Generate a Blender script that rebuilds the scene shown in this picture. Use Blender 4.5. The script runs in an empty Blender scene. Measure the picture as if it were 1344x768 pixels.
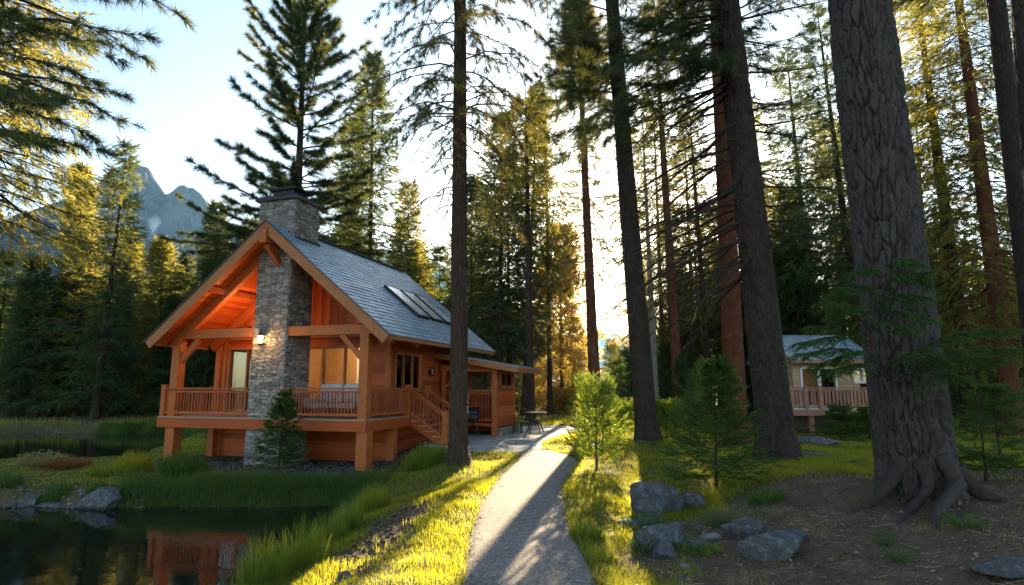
import bpy, math, random
import numpy as np
from mathutils import Vector

# ------------------------------------------------------------------ camera, sky, sun, exposure
scene = bpy.context.scene
COL = scene.collection
R = math.radians
EYE = 2.5
PITCH = math.atan(124 / 800.0)
cam_d = bpy.data.cameras.new('camera')
cam_d.sensor_width = 36.0
cam_d.lens = 36.0 * 800 / 1344
cam_d.clip_start = 0.05
cam_d.clip_end = 8000
cam = bpy.data.objects.new('camera', cam_d)
cam.location = (0, 0, EYE)
cam.rotation_euler = (math.pi / 2 + PITCH, 0, 0)
COL.objects.link(cam)
scene.camera = cam

SUN_EL, SUN_AZ = R(12.1), R(10.35)
SUN_DIR = Vector((math.sin(SUN_AZ) * math.cos(SUN_EL), math.cos(SUN_AZ) * math.cos(SUN_EL), math.sin(SUN_EL)))
world = bpy.data.worlds.new('World')
scene.world = world
world.use_nodes = True
wn, wl = world.node_tree.nodes, world.node_tree.links
wn.clear()
w_out = wn.new('ShaderNodeOutputWorld')
w_bg = wn.new('ShaderNodeBackground')
w_sky = wn.new('ShaderNodeTexSky')
w_sky.sky_type = 'NISHITA'
w_sky.sun_disc = False
w_sky.sun_elevation = SUN_EL
w_sky.sun_rotation = SUN_AZ
w_sky.air_density = 1.0
w_sky.dust_density = 0.75
w_sky.ozone_density = 1.0
w_bg.inputs['Strength'].default_value = 0.06
wl.new(w_sky.outputs[0], w_bg.inputs['Color'])
wl.new(w_bg.outputs[0], w_out.inputs['Surface'])

sun_d = bpy.data.lights.new('sun', 'SUN')
sun_d.energy = 5.0
sun_d.angle = R(0.5)
sun_d.color = (1.0, 0.79, 0.49)
sun = bpy.data.objects.new('sun', sun_d)
sun.rotation_euler = SUN_DIR.to_track_quat('Z', 'Y').to_euler()
sun.location = (20, 60, 40)
COL.objects.link(sun)

scene.view_settings.view_transform = 'Standard'
scene.view_settings.look = 'None'
scene.view_settings.exposure = 2.75
scene.view_settings.gamma = 1.0
scene.render.engine = 'CYCLES'
cy = scene.cycles
cy.use_denoising = True
try:
    cy.denoiser = 'OPENIMAGEDENOISE'
except Exception:
    pass
cy.max_bounces = 6
cy.diffuse_bounces = 3
cy.glossy_bounces = 3
cy.transmission_bounces = 4
cy.transparent_max_bounces = 8
cy.volume_bounces = 0
cy.sample_clamp_indirect = 4.0
cy.caustics_reflective = False
cy.caustics_refractive = False
cy.use_adaptive_sampling = True
cy.adaptive_threshold = 0.018

rng = np.random.default_rng(7)

# ------------------------------------------------------------------ numpy helpers
def S(a, b, x):
    t = np.clip((np.asarray(x, float) - a) / (b - a), 0, 1)
    return t * t * (3 - 2 * t)

def _h(i, j, s):
    n = (i.astype(np.int64) * 374761393 + j.astype(np.int64) * 668265263 + s * 1274126177) & 0x7fffffff
    n = ((n ^ (n >> 13)) * 1274126177) & 0x7fffffff
    n = ((n ^ (n >> 16)) * 668265263) & 0x7fffffff
    return ((n ^ (n >> 15)) & 0xffffff) / float(0xffffff)

def vn(x, y, s=0):
    x = np.asarray(x, float); y = np.asarray(y, float)
    i = np.floor(x); j = np.floor(y)
    fx = x - i; fy = y - j
    fx = fx * fx * (3 - 2 * fx); fy = fy * fy * (3 - 2 * fy)
    a = _h(i, j, s); b = _h(i + 1, j, s); c = _h(i, j + 1, s); d = _h(i + 1, j + 1, s)
    return (a + (b - a) * fx) * (1 - fy) + (c + (d - c) * fx) * fy

def fbm(x, y, s=0, o=4):
    r = 0; a = .5; t = 0
    for k in range(o):
        r = r + a * vn(x, y, s + k * 17); t += a
        x = np.asarray(x) * 2.03 + 3.1; y = np.asarray(y) * 2.03 + 1.7; a *= .5
    return r / t

def voro(x, y, s=0, jit=.85):
    """distance to nearest, gap to second nearest, random id"""
    x = np.asarray(x, float); y = np.asarray(y, float)
    i = np.floor(x); j = np.floor(y)
    f1 = np.full(x.shape, 9.); f2 = np.full(x.shape, 9.); idv = np.zeros(x.shape)
    for di in (-1, 0, 1):
        for dj in (-1, 0, 1):
            a = i + di; b = j + dj
            px = a + .5 + (_h(a, b, s) - .5) * jit; py = b + .5 + (_h(a, b, s + 5) - .5) * jit
            d = np.hypot(px - x, py - y); r = _h(a, b, s + 9)
            n = d < f1
            f2 = np.where(n, f1, np.minimum(f2, d)); idv = np.where(n, r, idv); f1 = np.where(n, d, f1)
    return f1, f2 - f1, idv

def unit(v):
    return v / np.maximum(np.linalg.norm(v, axis=-1, keepdims=True), 1e-9)

class Geo:
    """collects faces; build() links them as ONE mesh object"""
    def __init__(s):
        s.v = []; s.q = []; s.t = []; s.n = 0; s.tint = []; s.hast = False
    def add(s, v, q=None, t=None, tint=None):
        v = np.asarray(v, float).reshape(-1, 3)
        s.v.append(v)
        if q is not None and len(q): s.q.append(np.asarray(q, int).reshape(-1, 4) + s.n)
        if t is not None and len(t): s.t.append(np.asarray(t, int).reshape(-1, 3) + s.n)
        if tint is None: tint = np.full(len(v), .5)
        else: s.hast = True
        s.tint.append(np.broadcast_to(np.asarray(tint, float), (len(v),)))
        s.n += len(v)
        return s
    def hexa(s, c):
        """8 corners: bottom ring ccw then top ring"""
        return s.add(c, [(3, 2, 1, 0), (4, 5, 6, 7), (0, 1, 5, 4), (1, 2, 6, 5), (2, 3, 7, 6), (3, 0, 4, 7)])
    def box(s, x0, x1, y0, y1, z0, z1, jit=0):
        c = np.array([(x0, y0, z0), (x1, y0, z0), (x1, y1, z0), (x0, y1, z0), (x0, y0, z1), (x1, y0, z1), (x1, y1, z1), (x0, y1, z1)], float)
        if jit: c += rng.normal(0, jit, c.shape)
        return s.hexa(c)
    def bar(s, a, b, w, h=None, up=(0, 0, 1)):
        """rectangular bar from a to b, w across, h along up"""
        h = w if h is None else h
        a = np.array(a, float); b = np.array(b, float); d = unit(b - a); up = np.array(up, float)
        if abs(d @ up) > .97: up = np.array((0., 1., 0.))
        l = unit(np.cross(d, up)); u = np.cross(l, d)
        r = [-l * w / 2 - u * h / 2, l * w / 2 - u * h / 2, l * w / 2 + u * h / 2, -l * w / 2 + u * h / 2]
        return s.add([a + k for k in r] + [b + k for k in r], [(0, 1, 2, 3), (7, 6, 5, 4), (0, 4, 5, 1), (1, 5, 6, 2), (2, 6, 7, 3), (3, 7, 4, 0)])
    def tubes(s, P, rad, n=6, tint=None, cap=True):
        """batch of tubes: P (B,K,3), rad (B,K)"""
        P = np.asarray(P, float)
        if P.ndim == 2: P = P[None]
        rad = np.broadcast_to(np.asarray(rad, float), P.shape[:2])
        B, K, _ = P.shape
        T = unit(np.gradient(P, axis=1))
        ref = np.where(np.abs(T[:, :1, 2:3]) > .8, np.array([[[1., 0, 0]]]), np.array([[[0., 0, 1.]]]))
        X = unit(np.cross(T, np.broadcast_to(ref, T.shape))); Y = np.cross(T, X)
        a = np.arange(n) * 2 * np.pi / n
        V = P[:, :, None] + rad[:, :, None, None] * (np.cos(a)[None, None, :, None] * X[:, :, None] + np.sin(a)[None, None, :, None] * Y[:, :, None])
        k, j = np.meshgrid(np.arange(K - 1), np.arange(n), indexing='ij')
        j2 = (j + 1) % n
        q = np.stack([k * n + j, (k + 1) * n + j, (k + 1) * n + j2, k * n + j2], -1).reshape(-1, 4)
        Q = (q[None] + (np.arange(B) * K * n)[:, None, None]).reshape(-1, 4)
        tt = None
        if tint is not None: tt = np.repeat(np.asarray(tint, float), K * n)
        t = []
        if cap and n > 3:
            fan = np.array([(0, i + 1, i) for i in range(1, n - 1)])[:, ::-1]
            e = np.array([(0, i, i + 1) for i in range(1, n - 1)])[:, ::-1] + (K - 1) * n
            f = np.concatenate([fan[:, ::-1][:, ::-1], e])
            t = (f[None] + (np.arange(B) * K * n)[:, None, None]).reshape(-1, 3)
        return s.add(V.reshape(-1, 3), Q, t, tt)
    def lathe(s, prof, n=24, c=(0, 0, 0)):
        prof = np.array(prof, float); a = np.arange(n) * 2 * np.pi / n
        V = np.stack([prof[:, None, 0] * np.cos(a), prof[:, None, 0] * np.sin(a), np.broadcast_to(prof[:, None, 1], (len(prof), n))], -1) + np.array(c)
        k, j = np.meshgrid(np.arange(len(prof) - 1), np.arange(n), indexing='ij'); j2 = (j + 1) % n
        return s.add(V.reshape(-1, 3), np.stack([k * n + j, k * n + j2, (k + 1) * n + j2, (k + 1) * n + j], -1).reshape(-1, 4))
    def prism(s, poly, axis_a, axis_b, ext, o=(0, 0, 0)):
        """extrude a polygon given in plane (axis_a, axis_b) along vector ext"""
        poly = np.array(poly, float); A = np.array(axis_a, float); Bx = np.array(axis_b, float); o = np.array(o, float); ext = np.array(ext, float)
        b = o + poly[:, :1] * A + poly[:, 1:] * Bx; n = len(b)
        s.add(np.concatenate([b, b + ext]), [(i, (i + 1) % n, n + (i + 1) % n, n + i) for i in range(n)],
              [(0, i + 1, i) for i in range(1, n - 1)] + [(n, n + i, n + i + 1) for i in range(1, n - 1)])
        return s
    def place(s, tv, tt, pos, fwd, scale, tint=None, roll=None, upref=None):
        """copies of a leaf template (x forward) at pos along fwd"""
        M = len(pos)
        if M == 0: return s
        fwd = unit(fwd)
        up = np.array([[0., 0, 1.]]) + rng.normal(0, .01, (M, 3))
        l = unit(np.cross(up, fwd)); u = np.cross(fwd, l)
        if roll is None: roll = rng.uniform(0, 2 * np.pi, M)
        cr, sr = np.cos(roll)[:, None], np.sin(roll)[:, None]
        l, u = l * cr + u * sr, u * cr - l * sr
        scale = np.broadcast_to(np.asarray(scale, float), (M,))
        V = pos[:, None] + scale[:, None, None] * (tv[None, :, :1] * fwd[:, None] + tv[None, :, 1:2] * l[:, None] + tv[None, :, 2:] * u[:, None])
        K = len(tv)
        F = (tt[None] + (np.arange(M) * K)[:, None, None]).reshape(-1, 3)
        if tint is None: tint = rng.uniform(0, 1, M)
        return s.add(V.reshape(-1, 3), None, F, np.repeat(tint, K))
    def grid(s, V):
        """V (A,B,3) as a sheet"""
        A, Bn, _ = V.shape
        i, j = np.meshgrid(np.arange(A - 1), np.arange(Bn - 1), indexing='ij')
        return s.add(V.reshape(-1, 3), np.stack([i * Bn + j, i * Bn + j + 1, (i + 1) * Bn + j + 1, (i + 1) * Bn + j], -1).reshape(-1, 4))
    def mesh(s, name, m=None, smooth=False):
        me = bpy.data.meshes.new(name)
        v = np.concatenate(s.v)
        q = np.concatenate(s.q) if s.q else np.zeros((0, 4), int)
        t = np.concatenate(s.t) if s.t else np.zeros((0, 3), int)
        me.vertices.add(len(v)); me.vertices.foreach_set('co', v.astype(np.float32).ravel())
        me.loops.add(q.size + t.size); me.loops.foreach_set('vertex_index', np.concatenate([q.ravel(), t.ravel()]).astype(np.int32))
        me.polygons.add(len(q) + len(t))
        me.polygons.foreach_set('loop_start', np.concatenate([np.arange(len(q)) * 4, q.size + np.arange(len(t)) * 3]).astype(np.int32))
        me.polygons.foreach_set('use_smooth', np.full(len(q) + len(t), bool(smooth)))
        if s.hast:
            at = me.attributes.new('tint', 'FLOAT', 'POINT'); at.data.foreach_set('value', np.concatenate(s.tint).astype(np.float32))
        me.update(calc_edges=True)
        if m is not None: me.materials.append(m)
        return me
    def build(s, name, m=None, parent=None, smooth=False, loc=None, rz=0):
        o = bpy.data.objects.new(name, s.mesh(name, m, smooth))
        COL.objects.link(o)
        if parent is not None: o.parent = parent
        if loc is not None: o.location = loc
        if rz: o.rotation_euler.z = rz
        return o

def tag(o, label=None, cat=None, group=None, kind=None):
    if label: o['label'] = label
    if cat: o['category'] = cat
    if group: o['group'] = group
    if kind: o['kind'] = kind
    return o

def thing(name, label, cat, loc=(0, 0, 0), rz=0, group=None):
    o = bpy.data.objects.new(name, None); COL.objects.link(o)
    o.empty_display_size = .3
    o.location = loc; o.rotation_euler.z = rz
    return tag(o, label, cat, group)

def dup(o, parent=None):
    c = o.copy(); COL.objects.link(c)
    if parent is not None: c.parent = parent
    for ch in list(o.children): dup(ch, c)
    return c

# ------------------------------------------------------------------ materials
class NT:
    def __init__(s, name):
        s.m = bpy.data.materials.new(name); s.m.use_nodes = True
        s.t = s.m.node_tree; s.t.nodes.clear()
        s.out = s.t.nodes.new('ShaderNodeOutputMaterial')
    def n(s, typ, **kw):
        nd = s.t.nodes.new(typ)
        for k, v in kw.items():
            if k.startswith('i_'):
                nd.inputs[k[2:].replace('_', ' ')].default_value = v
            else: setattr(nd, k, v)
        return nd
    def l(s, a, b): s.t.links.new(a, b)
    def coord(s, scale=(1, 1, 1), kind='Object'):
        c = s.n('ShaderNodeTexCoord'); mp = s.n('ShaderNodeMapping'); mp.inputs['Scale'].default_value = scale
        s.l(c.outputs[kind], mp.inputs['Vector']); return mp.outputs[0]
    def noise(s, vec, scale=5., det=5., rough=.6):
        nd = s.n('ShaderNodeTexNoise'); nd.inputs['Scale'].default_value = scale; nd.inputs['Detail'].default_value = det
        nd.inputs['Roughness'].default_value = rough
        if vec is not None: s.l(vec, nd.inputs['Vector'])
        return nd.outputs['Fac']
    def ramp(s, fac, stops):
        r = s.n('ShaderNodeValToRGB'); e = r.color_ramp.elements
        while len(e) < len(stops): e.new(.5)
        for k, (p, c) in enumerate(stops):
            e[k].position = p; e[k].color = (*c, 1) if len(c) == 3 else c
        s.l(fac, r.inputs[0]); return r.outputs[0]
    def mix(s, fac, a, b, mode='MIX'):
        m = s.n('ShaderNodeMix', data_type='RGBA', blend_type=mode)
        if hasattr(fac, 'links'): s.l(fac, m.inputs[0])
        else: m.inputs[0].default_value = fac
        for k, v in ((6, a), (7, b)):
            if hasattr(v, 'links'): s.l(v, m.inputs[k])
            else: m.inputs[k].default_value = (*v, 1)
        return m.outputs[2]
    def math(s, op, a, b=None):
        m = s.n('ShaderNodeMath', operation=op)
        for k, v in ((0, a), (1, b)):
            if v is None: continue
            if hasattr(v, 'links'): s.l(v, m.inputs[k])
            else: m.inputs[k].default_value = v
        return m.outputs[0]
    def attr(s, name): return s.n('ShaderNodeAttribute', attribute_name=name).outputs
    def bump(s, h, dist=.02, st=1.):
        b = s.n('ShaderNodeBump'); b.inputs['Distance'].default_value = dist; b.inputs['Strength'].default_value = st
        s.l(h, b.inputs['Height']); return b.outputs[0]
    def pbr(s, col, rough=.7, nrm=None, metal=0., spec=.5):
        p = s.n('ShaderNodeBsdfPrincipled')
        for k, v in (('Base Color', col), ('Roughness', rough)):
            if hasattr(v, 'links'): s.l(v, p.inputs[k])
            else: p.inputs[k].default_value = (*v, 1) if isinstance(v, tuple) else v
        p.inputs['Metallic'].default_value = metal
        p.inputs['Specular IOR Level'].default_value = spec
        if nrm is not None: s.l(nrm, p.inputs['Normal'])
        s.l(p.outputs[0], s.out.inputs['Surface']); return s.m

def m_wood(name, a, b, stretch=(.6, 8, 8), rough=.6):
    t = NT(name); v = t.coord(stretch)
    g = t.noise(v, 4, 6, .65); big = t.noise(t.coord((.5, .5, 2.2)), 1.6, 3)
    isl = t.n('ShaderNodeNewGeometry').outputs['Random Per Island']
    f = t.math('ADD', t.math('MULTIPLY', g, .6), t.math('MULTIPLY', big, .42))
    f = t.math('ADD', f, t.math('SUBTRACT', t.math('MULTIPLY', isl, .62), .40))
    c = t.ramp(f, [(.15, b), (.75, a)])
    vo = t.n('ShaderNodeTexVoronoi'); vo.inputs['Scale'].default_value = 2.6; t.l(t.coord((1.1, 1.1, 1.9)), vo.inputs['Vector'])
    c = t.mix(t.ramp(vo.outputs['Distance'], [(.035, (.75, .75, .75)), (.085, (0, 0, 0))]), c, tuple(x * .3 for x in b))
    st = t.ramp(t.noise(t.coord((1.2, 1.2, .5)), 1.3, 6, .7), [(.5, (0, 0, 0)), (.75, (.5, .5, .5))]); c = t.mix(st, c, tuple(.55 * x + .03 for x in b))
    return t.pbr(c, rough, t.bump(g, .006, .7), spec=.35)

def m_plain(name, a, b=None, scale=6., rough=.7, metal=0., bump=.004, spec=.5):
    t = NT(name); v = t.coord(); g = t.noise(v, scale, 5)
    b = b or tuple(x * .75 for x in a)
    return t.pbr(t.ramp(g, [(.3, b), (.7, a)]), rough, t.bump(g, bump) if bump else None, metal, spec)

def m_emit(name, col, st):
    t = NT(name); e = t.n('ShaderNodeEmission'); e.inputs[0].default_value = (*col, 1); e.inputs[1].default_value = st
    t.l(e.outputs[0], t.out.inputs['Surface']); return t.m

def m_glass(name, tintc=(.9, .95, .95), gl=.12):
    t = NT(name); tr = t.n('ShaderNodeBsdfTransparent'); tr.inputs[0].default_value = (*tintc, 1)
    g = t.n('ShaderNodeBsdfGlossy'); g.inputs['Roughness'].default_value = .02
    lw = t.n('ShaderNodeLayerWeight'); lw.inputs[0].default_value = .25
    f = t.math('ADD', lw.outputs['Fresnel'], gl); mx = t.n('ShaderNodeMixShader')
    t.l(f, mx.inputs[0]); t.l(tr.outputs[0], mx.inputs[1]); t.l(g.outputs[0], mx.inputs[2]); t.l(mx.outputs[0], t.out.inputs['Surface'])
    return t.m

def m_leaf(name, a, b, tr, fac=.45, trb=None, rough=.5):
    """leaf: a..b by tint, light passing through tinted tr"""
    t = NT(name); tv = t.attr('tint')[2]; oi = t.n('ShaderNodeObjectInfo').outputs['Random']
    f = t.math('ADD', t.math('MULTIPLY', tv, .75), t.math('MULTIPLY', oi, .25))
    d = t.n('ShaderNodeBsdfPrincipled'); d.inputs['Roughness'].default_value = rough; d.inputs['Specular IOR Level'].default_value = .25
    t.l(t.ramp(f, [(.1, a), (.9, b)]), d.inputs['Base Color'])
    tl = t.n('ShaderNodeBsdfTranslucent'); t.l(t.ramp(f, [(.1, tr), (.9, trb or tuple(x * 1.35 for x in tr))]), tl.inputs[0])
    mx = t.n('ShaderNodeMixShader'); mx.inputs[0].default_value = fac
    t.l(d.outputs[0], mx.inputs[1]); t.l(tl.outputs[0], mx.inputs[2]); t.l(mx.outputs[0], t.out.inputs['Surface'])
    return t.m

def m_bark(name, a, b, lichen=None, sc=1., geo=False):
    t = NT(name); v = t.coord((1, 1, .22))
    vo = t.n('ShaderNodeTexVoronoi', feature='DISTANCE_TO_EDGE'); vo.inputs['Scale'].default_value = 9 * sc
    wob = t.noise(t.coord((1, 1, .5)), 5, 4)
    vm = t.n('ShaderNodeVectorMath', operation='ADD'); sc2 = t.n('ShaderNodeVectorMath', operation='SCALE')
    nc = t.n('ShaderNodeTexNoise'); nc.inputs['Scale'].default_value = 4; t.l(v, nc.inputs['Vector'])
    t.l(nc.outputs['Color'], sc2.inputs[0]); sc2.inputs['Scale'].default_value = .12
    t.l(v, vm.inputs[0]); t.l(sc2.outputs[0], vm.inputs[1]); t.l(vm.outputs[0], vo.inputs['Vector'])
    e = t.math('MINIMUM', t.math('MULTIPLY', vo.outputs['Distance'], 5.), 1.)
    fine = t.noise(t.coord((1, 1, .35)), 40, 5, .7)
    f = t.math('ADD', t.math('MULTIPLY', wob, .5), t.math('MULTIPLY', fine, .5))
    c = t.ramp(f, [(.3, b), (.7, a)])
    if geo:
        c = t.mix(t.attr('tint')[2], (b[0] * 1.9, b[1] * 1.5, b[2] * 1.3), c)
    if lichen:
        lm = t.ramp(t.noise(t.coord(), 3.5, 6, .7), [(.52, (0, 0, 0)), (.7, (.7, .7, .7))])
        c = t.mix(lm, c, lichen)
    hgt = t.math('ADD', t.math('MULTIPLY', e, .0 if geo else 1.), t.math('MULTIPLY', fine, .35))
    return t.pbr(c, .85, t.bump(hgt, .035 if not geo else .02, 1.), spec=.2)

# ------------------------------------------------------------------ the lie of the land
HO = np.array([-7.867, 19.0]); HA = .304                       # cabin origin and turn
HU = np.array([math.cos(HA), -math.sin(HA)]); HV = np.array([math.sin(HA), math.cos(HA)])
def house_uv(x, y):
    dx = x - HO[0]; dy = y - HO[1]
    return dx * HU[0] + dy * HU[1], dx * HV[0] + dy * HV[1]

PY = np.array([-40, 2, 5, 6.6, 8.84, 10.6, 12.7, 14.2, 15.6, 17.2, 18.6, 19.8])
PL = np.array([-1.2, -.6, -.52, -.52, -.58, -.57, -.44, -.3, -.12, .1, .25, .3])
PR = np.array([.7, 1.0, .95, .88, .84, .88, 1.02, 1.28, 1.55, 1.85, 1.75, 1.2])
def pl(y): return np.interp(y, PY, PL)
def pr(y): return np.interp(y, PY, PR)
PATIO = np.array([(-1.95, 20.0), (-1.0, 19.55), (.2, 19.4), (.95, 20.3), (1.05, 21.8), (1.5, 23.6), (2.3, 25.8), (3.2, 28.0), (3.0, 30.5), (1.2, 30.8), (-1.2, 28.6), (-2.9, 24.9), (-3.3, 22.6), (-2.9, 21.0)])
def in_poly(x, y, P):
    r = np.zeros(np.shape(x), bool); n = len(P); j = n - 1
    for i in range(n):
        xi, yi = P[i]; xj, yj = P[j]
        c = ((yi > y) != (yj > y)) & (x < (xj - xi) * (y - yi) / (yj - yi + 1e-12) + xi)
        r ^= c; j = i
    return r
def poly_d(x, y, P):
    """signed distance, positive inside"""
    d = np.full(np.shape(x), 1e9)
    for i in range(len(P)):
        a = P[i]; b = P[(i + 1) % len(P)]; e = b - a
        t = np.clip(((x - a[0]) * e[0] + (y - a[1]) * e[1]) / (e @ e), 0, 1)
        d = np.minimum(d, np.hypot(x - a[0] - t * e[0], y - a[1] - t * e[1]))
    return np.where(in_poly(x, y, P), d, -d)
def path_d(x, y):
    """how far inside the path or patio (positive inside)"""
    w = .07 * (fbm(x * 2.2, y * 2.2, 3, 3) - .5)
    d1 = np.minimum(np.minimum(x - pl(y), pr(y) - x), 20.2 - y)
    return np.maximum(d1, poly_d(x, y, PATIO)) + w
WATER = -.4
def pond_d(x, y):
    n = (fbm(x * .5, y * .5, 11, 4) - .5)
    xb = np.interp(y, [-30, 4, 9, 12.5, 15.5], [-7, -4.6, -3.85, -3.6, -3.7]) + n * .9
    yb = 15.5 + (fbm(x * .6, y * 0 + 3, 21, 4) - .5) * .9 + .18 * np.clip(-x - 10, 0, 4) * 0
    d1 = np.minimum(xb - x, yb - y)
    d2 = np.minimum(np.minimum(-13.2 - (y - 23) * .42 - x + n * 2.5, y - 22.6 + n * 1.5), 39 - y + n * 4)
    return np.maximum(d1, d2)
def height(x, y):
    x = np.asarray(x, float); y = np.asarray(y, float)
    xl = np.interp(y, [-10, 6, 14, 18.5, 21, 26, 32, 40], [-.9, -.55, -.6, -1.2, -2.2, -2.4, -3, -6])
    P = S(xl - 2.7, xl - .25, x)
    h = .04 + .46 * P + .12 * S(19.5, 22.5, y) * P * S(34, 30, y)
    h = h + .38 * S(2.2, 6.5, x) * S(24, 11, y) * S(-14, 2, y)
    h = h - .25 * S(5, 10, x) * S(16, 26, y)
    far = S(34, 60, y)
    h = h * (1 - far) + far * .15
    u, v = house_uv(x, y)
    flat = np.maximum(S(-.5, .1, path_d(x, y)), S(-1.5, .2, np.minimum(np.minimum(u + 4.5, 6 - u), np.minimum(v, 10 - v))))
    h = h + (fbm(x * .35, y * .35, 5, 4) - .5) * .28 * (1 - flat) + (fbm(x * 1.7, y * 1.7, 8, 3) - .5) * .09 * (1 - flat)
    far2 = S(120, 1200, np.hypot(x, y)); h = h + far2 * 25 * fbm(x * .004, y * .004, 31, 3)
    k = S(-.65, .75, pond_d(x, y))
    return h * (1 - k) + k * -1.0

def spot(px, py):
    """where the line of sight through that pixel of the photograph meets the ground"""
    c, s = math.cos(PITCH), math.sin(PITCH); a = 384 - py
    d = np.array([px - 672., 800 * c - a * s, 800 * s + a * c]); d /= np.linalg.norm(d)
    t = np.linspace(3, 120, 6000); q = t[:, None] * d + np.array([0, 0, EYE])
    i = np.argmax(q[:, 2] <= height(q[:, 0], q[:, 1]))
    return q[i, 0], q[i, 1]
def across(px, y): return (px - 672) / 800 * (y * math.cos(PITCH))
def onground(x, y, dz=0): return (x, y, float(height(x, y)) + dz)

# ground masks: which places grow grass, which are bare soil, which are gravel
def masks(x, y):
    x = np.asarray(x, float); y = np.asarray(y, float)
    n = fbm(x * .9, y * .9, 41, 4) - .5; n2 = fbm(x * 3, y * 3, 43, 3) - .5
    soil_r = S(.0, .9, (x - np.interp(y, [-5, 6, 8, 9.3, 10.5, 12, 14], [.9, .95, 1.2, 1.65, 2.6, 4.6, 9.]) + n * 2.2)) * S(13.6, 11.2, y + n * 3.2)
    soil_l = S(1, .35, np.hypot((x + 1.95 + n * .8) / .8, (y - 9.9 + n2) / 2.9)) 
    soil_f = S(33, 41, y + n * 10) * S(-24, -27, x) * .5 + S(40, 46, y + n * 8) * .85
    soil_s = S(-.7, .0, pond_d(x, y)) * S(-9, -10, x + n * 2) * S(24, 20, y)
    soil = np.clip(np.maximum(np.maximum(soil_r, soil_l), np.maximum(soil_f, soil_s * .9)) , 0, 1)
    u, v = house_uv(x, y)
    grav = S(-.3, .3, np.minimum(np.minimum(u + 4.6, 4.0 - u), np.minimum(v + .9, 9.5 - v)) + n * .6)
    soil = np.clip(soil + n2 * .5 * (soil > .05), 0, 1)
    return soil, grav

def axis(lo, hi, a, b, st, grow):
    """fine between a and b, coarser away from there"""
    mid = list(np.arange(a, b, st)); s = st; p = b; up = []
    while p < hi: up.append(p); s *= grow; p += s
    s = st; p = a - st; dn = []
    while p > lo: dn.append(p); s *= grow; p -= s
    return np.array([lo] + dn[::-1] + mid + up + [hi])

def m_ground():
    t = NT('ground'); so = t.attr('soil')[2]; gr = t.attr('gravel')[2]; v = t.coord()
    n1 = t.noise(v, 2.2, 6, .65); n2 = t.noise(v, 26, 5, .7); n3 = t.noise(v, .35, 4)
    grass = t.ramp(t.math('ADD', t.math('MULTIPLY', n1, .6), t.math('MULTIPLY', n2, .4)), [(.3, (.045, .05, .014)), (.7, (.11, .11, .03))])
    soil = t.ramp(t.math('ADD', t.math('MULTIPLY', n1, .45), t.math('MULTIPLY', n2, .55)), [(.3, (.05, .033, .022)), (.5, (.125, .084, .056)), (.72, (.27, .19, .13))])
    vo = t.n('ShaderNodeTexVoronoi'); vo.inputs['Scale'].default_value = 26; t.l(v, vo.inputs['Vector'])
    grav = t.mix(.6, t.ramp(vo.outputs['Distance'], [(0, (.2, .17, .15)), (.6, (.06, .05, .045))]), vo.outputs['Color'], 'MULTIPLY')
    c = t.mix(so, grass, soil); c = t.mix(gr, c, grav)
    return t.pbr(c, .95, t.bump(t.math('ADD', n2, t.math('MULTIPLY', vo.outputs['Distance'], .4)), .03, 1.), spec=.15)

gx = axis(-1600, 1600, -14, 13, .14, 1.11); gy = axis(-300, 1500, 5, 27, .14, 1.10)
GX, GY = np.meshgrid(gx, gy, indexing='ij')
GZ = height(GX, GY) - .045 * S(-.04, .1, path_d(GX, GY))
g = Geo(); g.grid(np.stack([GX, GY, GZ], -1)[:, ::-1])
ground = g.build('ground', m_ground(), smooth=True)
tag(ground, kind='structure')
so, gr = masks(GX[:, ::-1], GY[:, ::-1])
for nm, val in (('soil', so), ('gravel', gr)):
    at = ground.data.attributes.new(nm, 'FLOAT', 'POINT'); at.data.foreach_set('value', val.ravel().astype(np.float32))

# water
def m_water():
    t = NT('pond_water'); v = t.coord((1, 1, 1)); n = t.noise(v, 3.5, 3, .5); nn = t.noise(t.coord((1, .35, 1)), 1.2, 2)
    return t.pbr(t.ramp(nn, [(.3, (.006, .010, .007)), (.7, (.012, .016, .009))]), .03, t.bump(t.math('ADD', n, nn), .012, .22), spec=.55)
g = Geo(); wx = np.linspace(-70, 0, 30); wy = np.linspace(-60, 45, 30); A, B = np.meshgrid(wx, wy, indexing='ij')
g.grid(np.stack([A, B, np.full_like(A, WATER)], -1)[:, ::-1]); tag(g.build('pond_water', m_water()), kind='structure')

# gravel path and stone patio
def m_path():
    t = NT('gravel_path'); v = t.coord(); vo = t.n('ShaderNodeTexVoronoi'); vo.inputs['Scale'].default_value = 34; t.l(v, vo.inputs['Vector'])
    n1 = t.noise(v, 1.4, 5); n2 = t.noise(v, 60, 4, .7)
    sp = t.ramp(vo.outputs['Color'], [(0, (.11, .088, .08)), (.45, (.26, .22, .195)), (.8, (.39, .335, .30)), (1, (.6, .58, .55))])
    c = t.mix(.7, t.ramp(n1, [(.3, (.16, .122, .10)), (.7, (.38, .315, .27))]), sp)
    return t.pbr(c, .9, t.bump(t.math('ADD', t.math('MULTIPLY', vo.outputs['Distance'], -1.), n2), .022, 1.), spec=.2)
g = Geo(); ys = np.concatenate([np.arange(-6, 5, .4), np.arange(5, 20.0, .1)]); tt = np.linspace(0, 1, 15)
xl, xr = pl(ys), pr(ys)
ker = np.ones(9) / 9
xl = np.convolve(np.pad(xl, 4, 'edge'), ker, 'valid'); xr = np.convolve(np.pad(xr, 4, 'edge'), ker, 'valid')
xl = xl + .11 * (fbm(ys * 1.7, ys * 0, 61, 4) - .5) - .02; xr = xr + .11 * (fbm(ys * 1.7, ys * 0, 62, 4) - .5) + .02
X = xl[:, None] + (xr - xl)[:, None] * tt; Y = np.repeat(ys[:, None], 15, 1)
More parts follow.
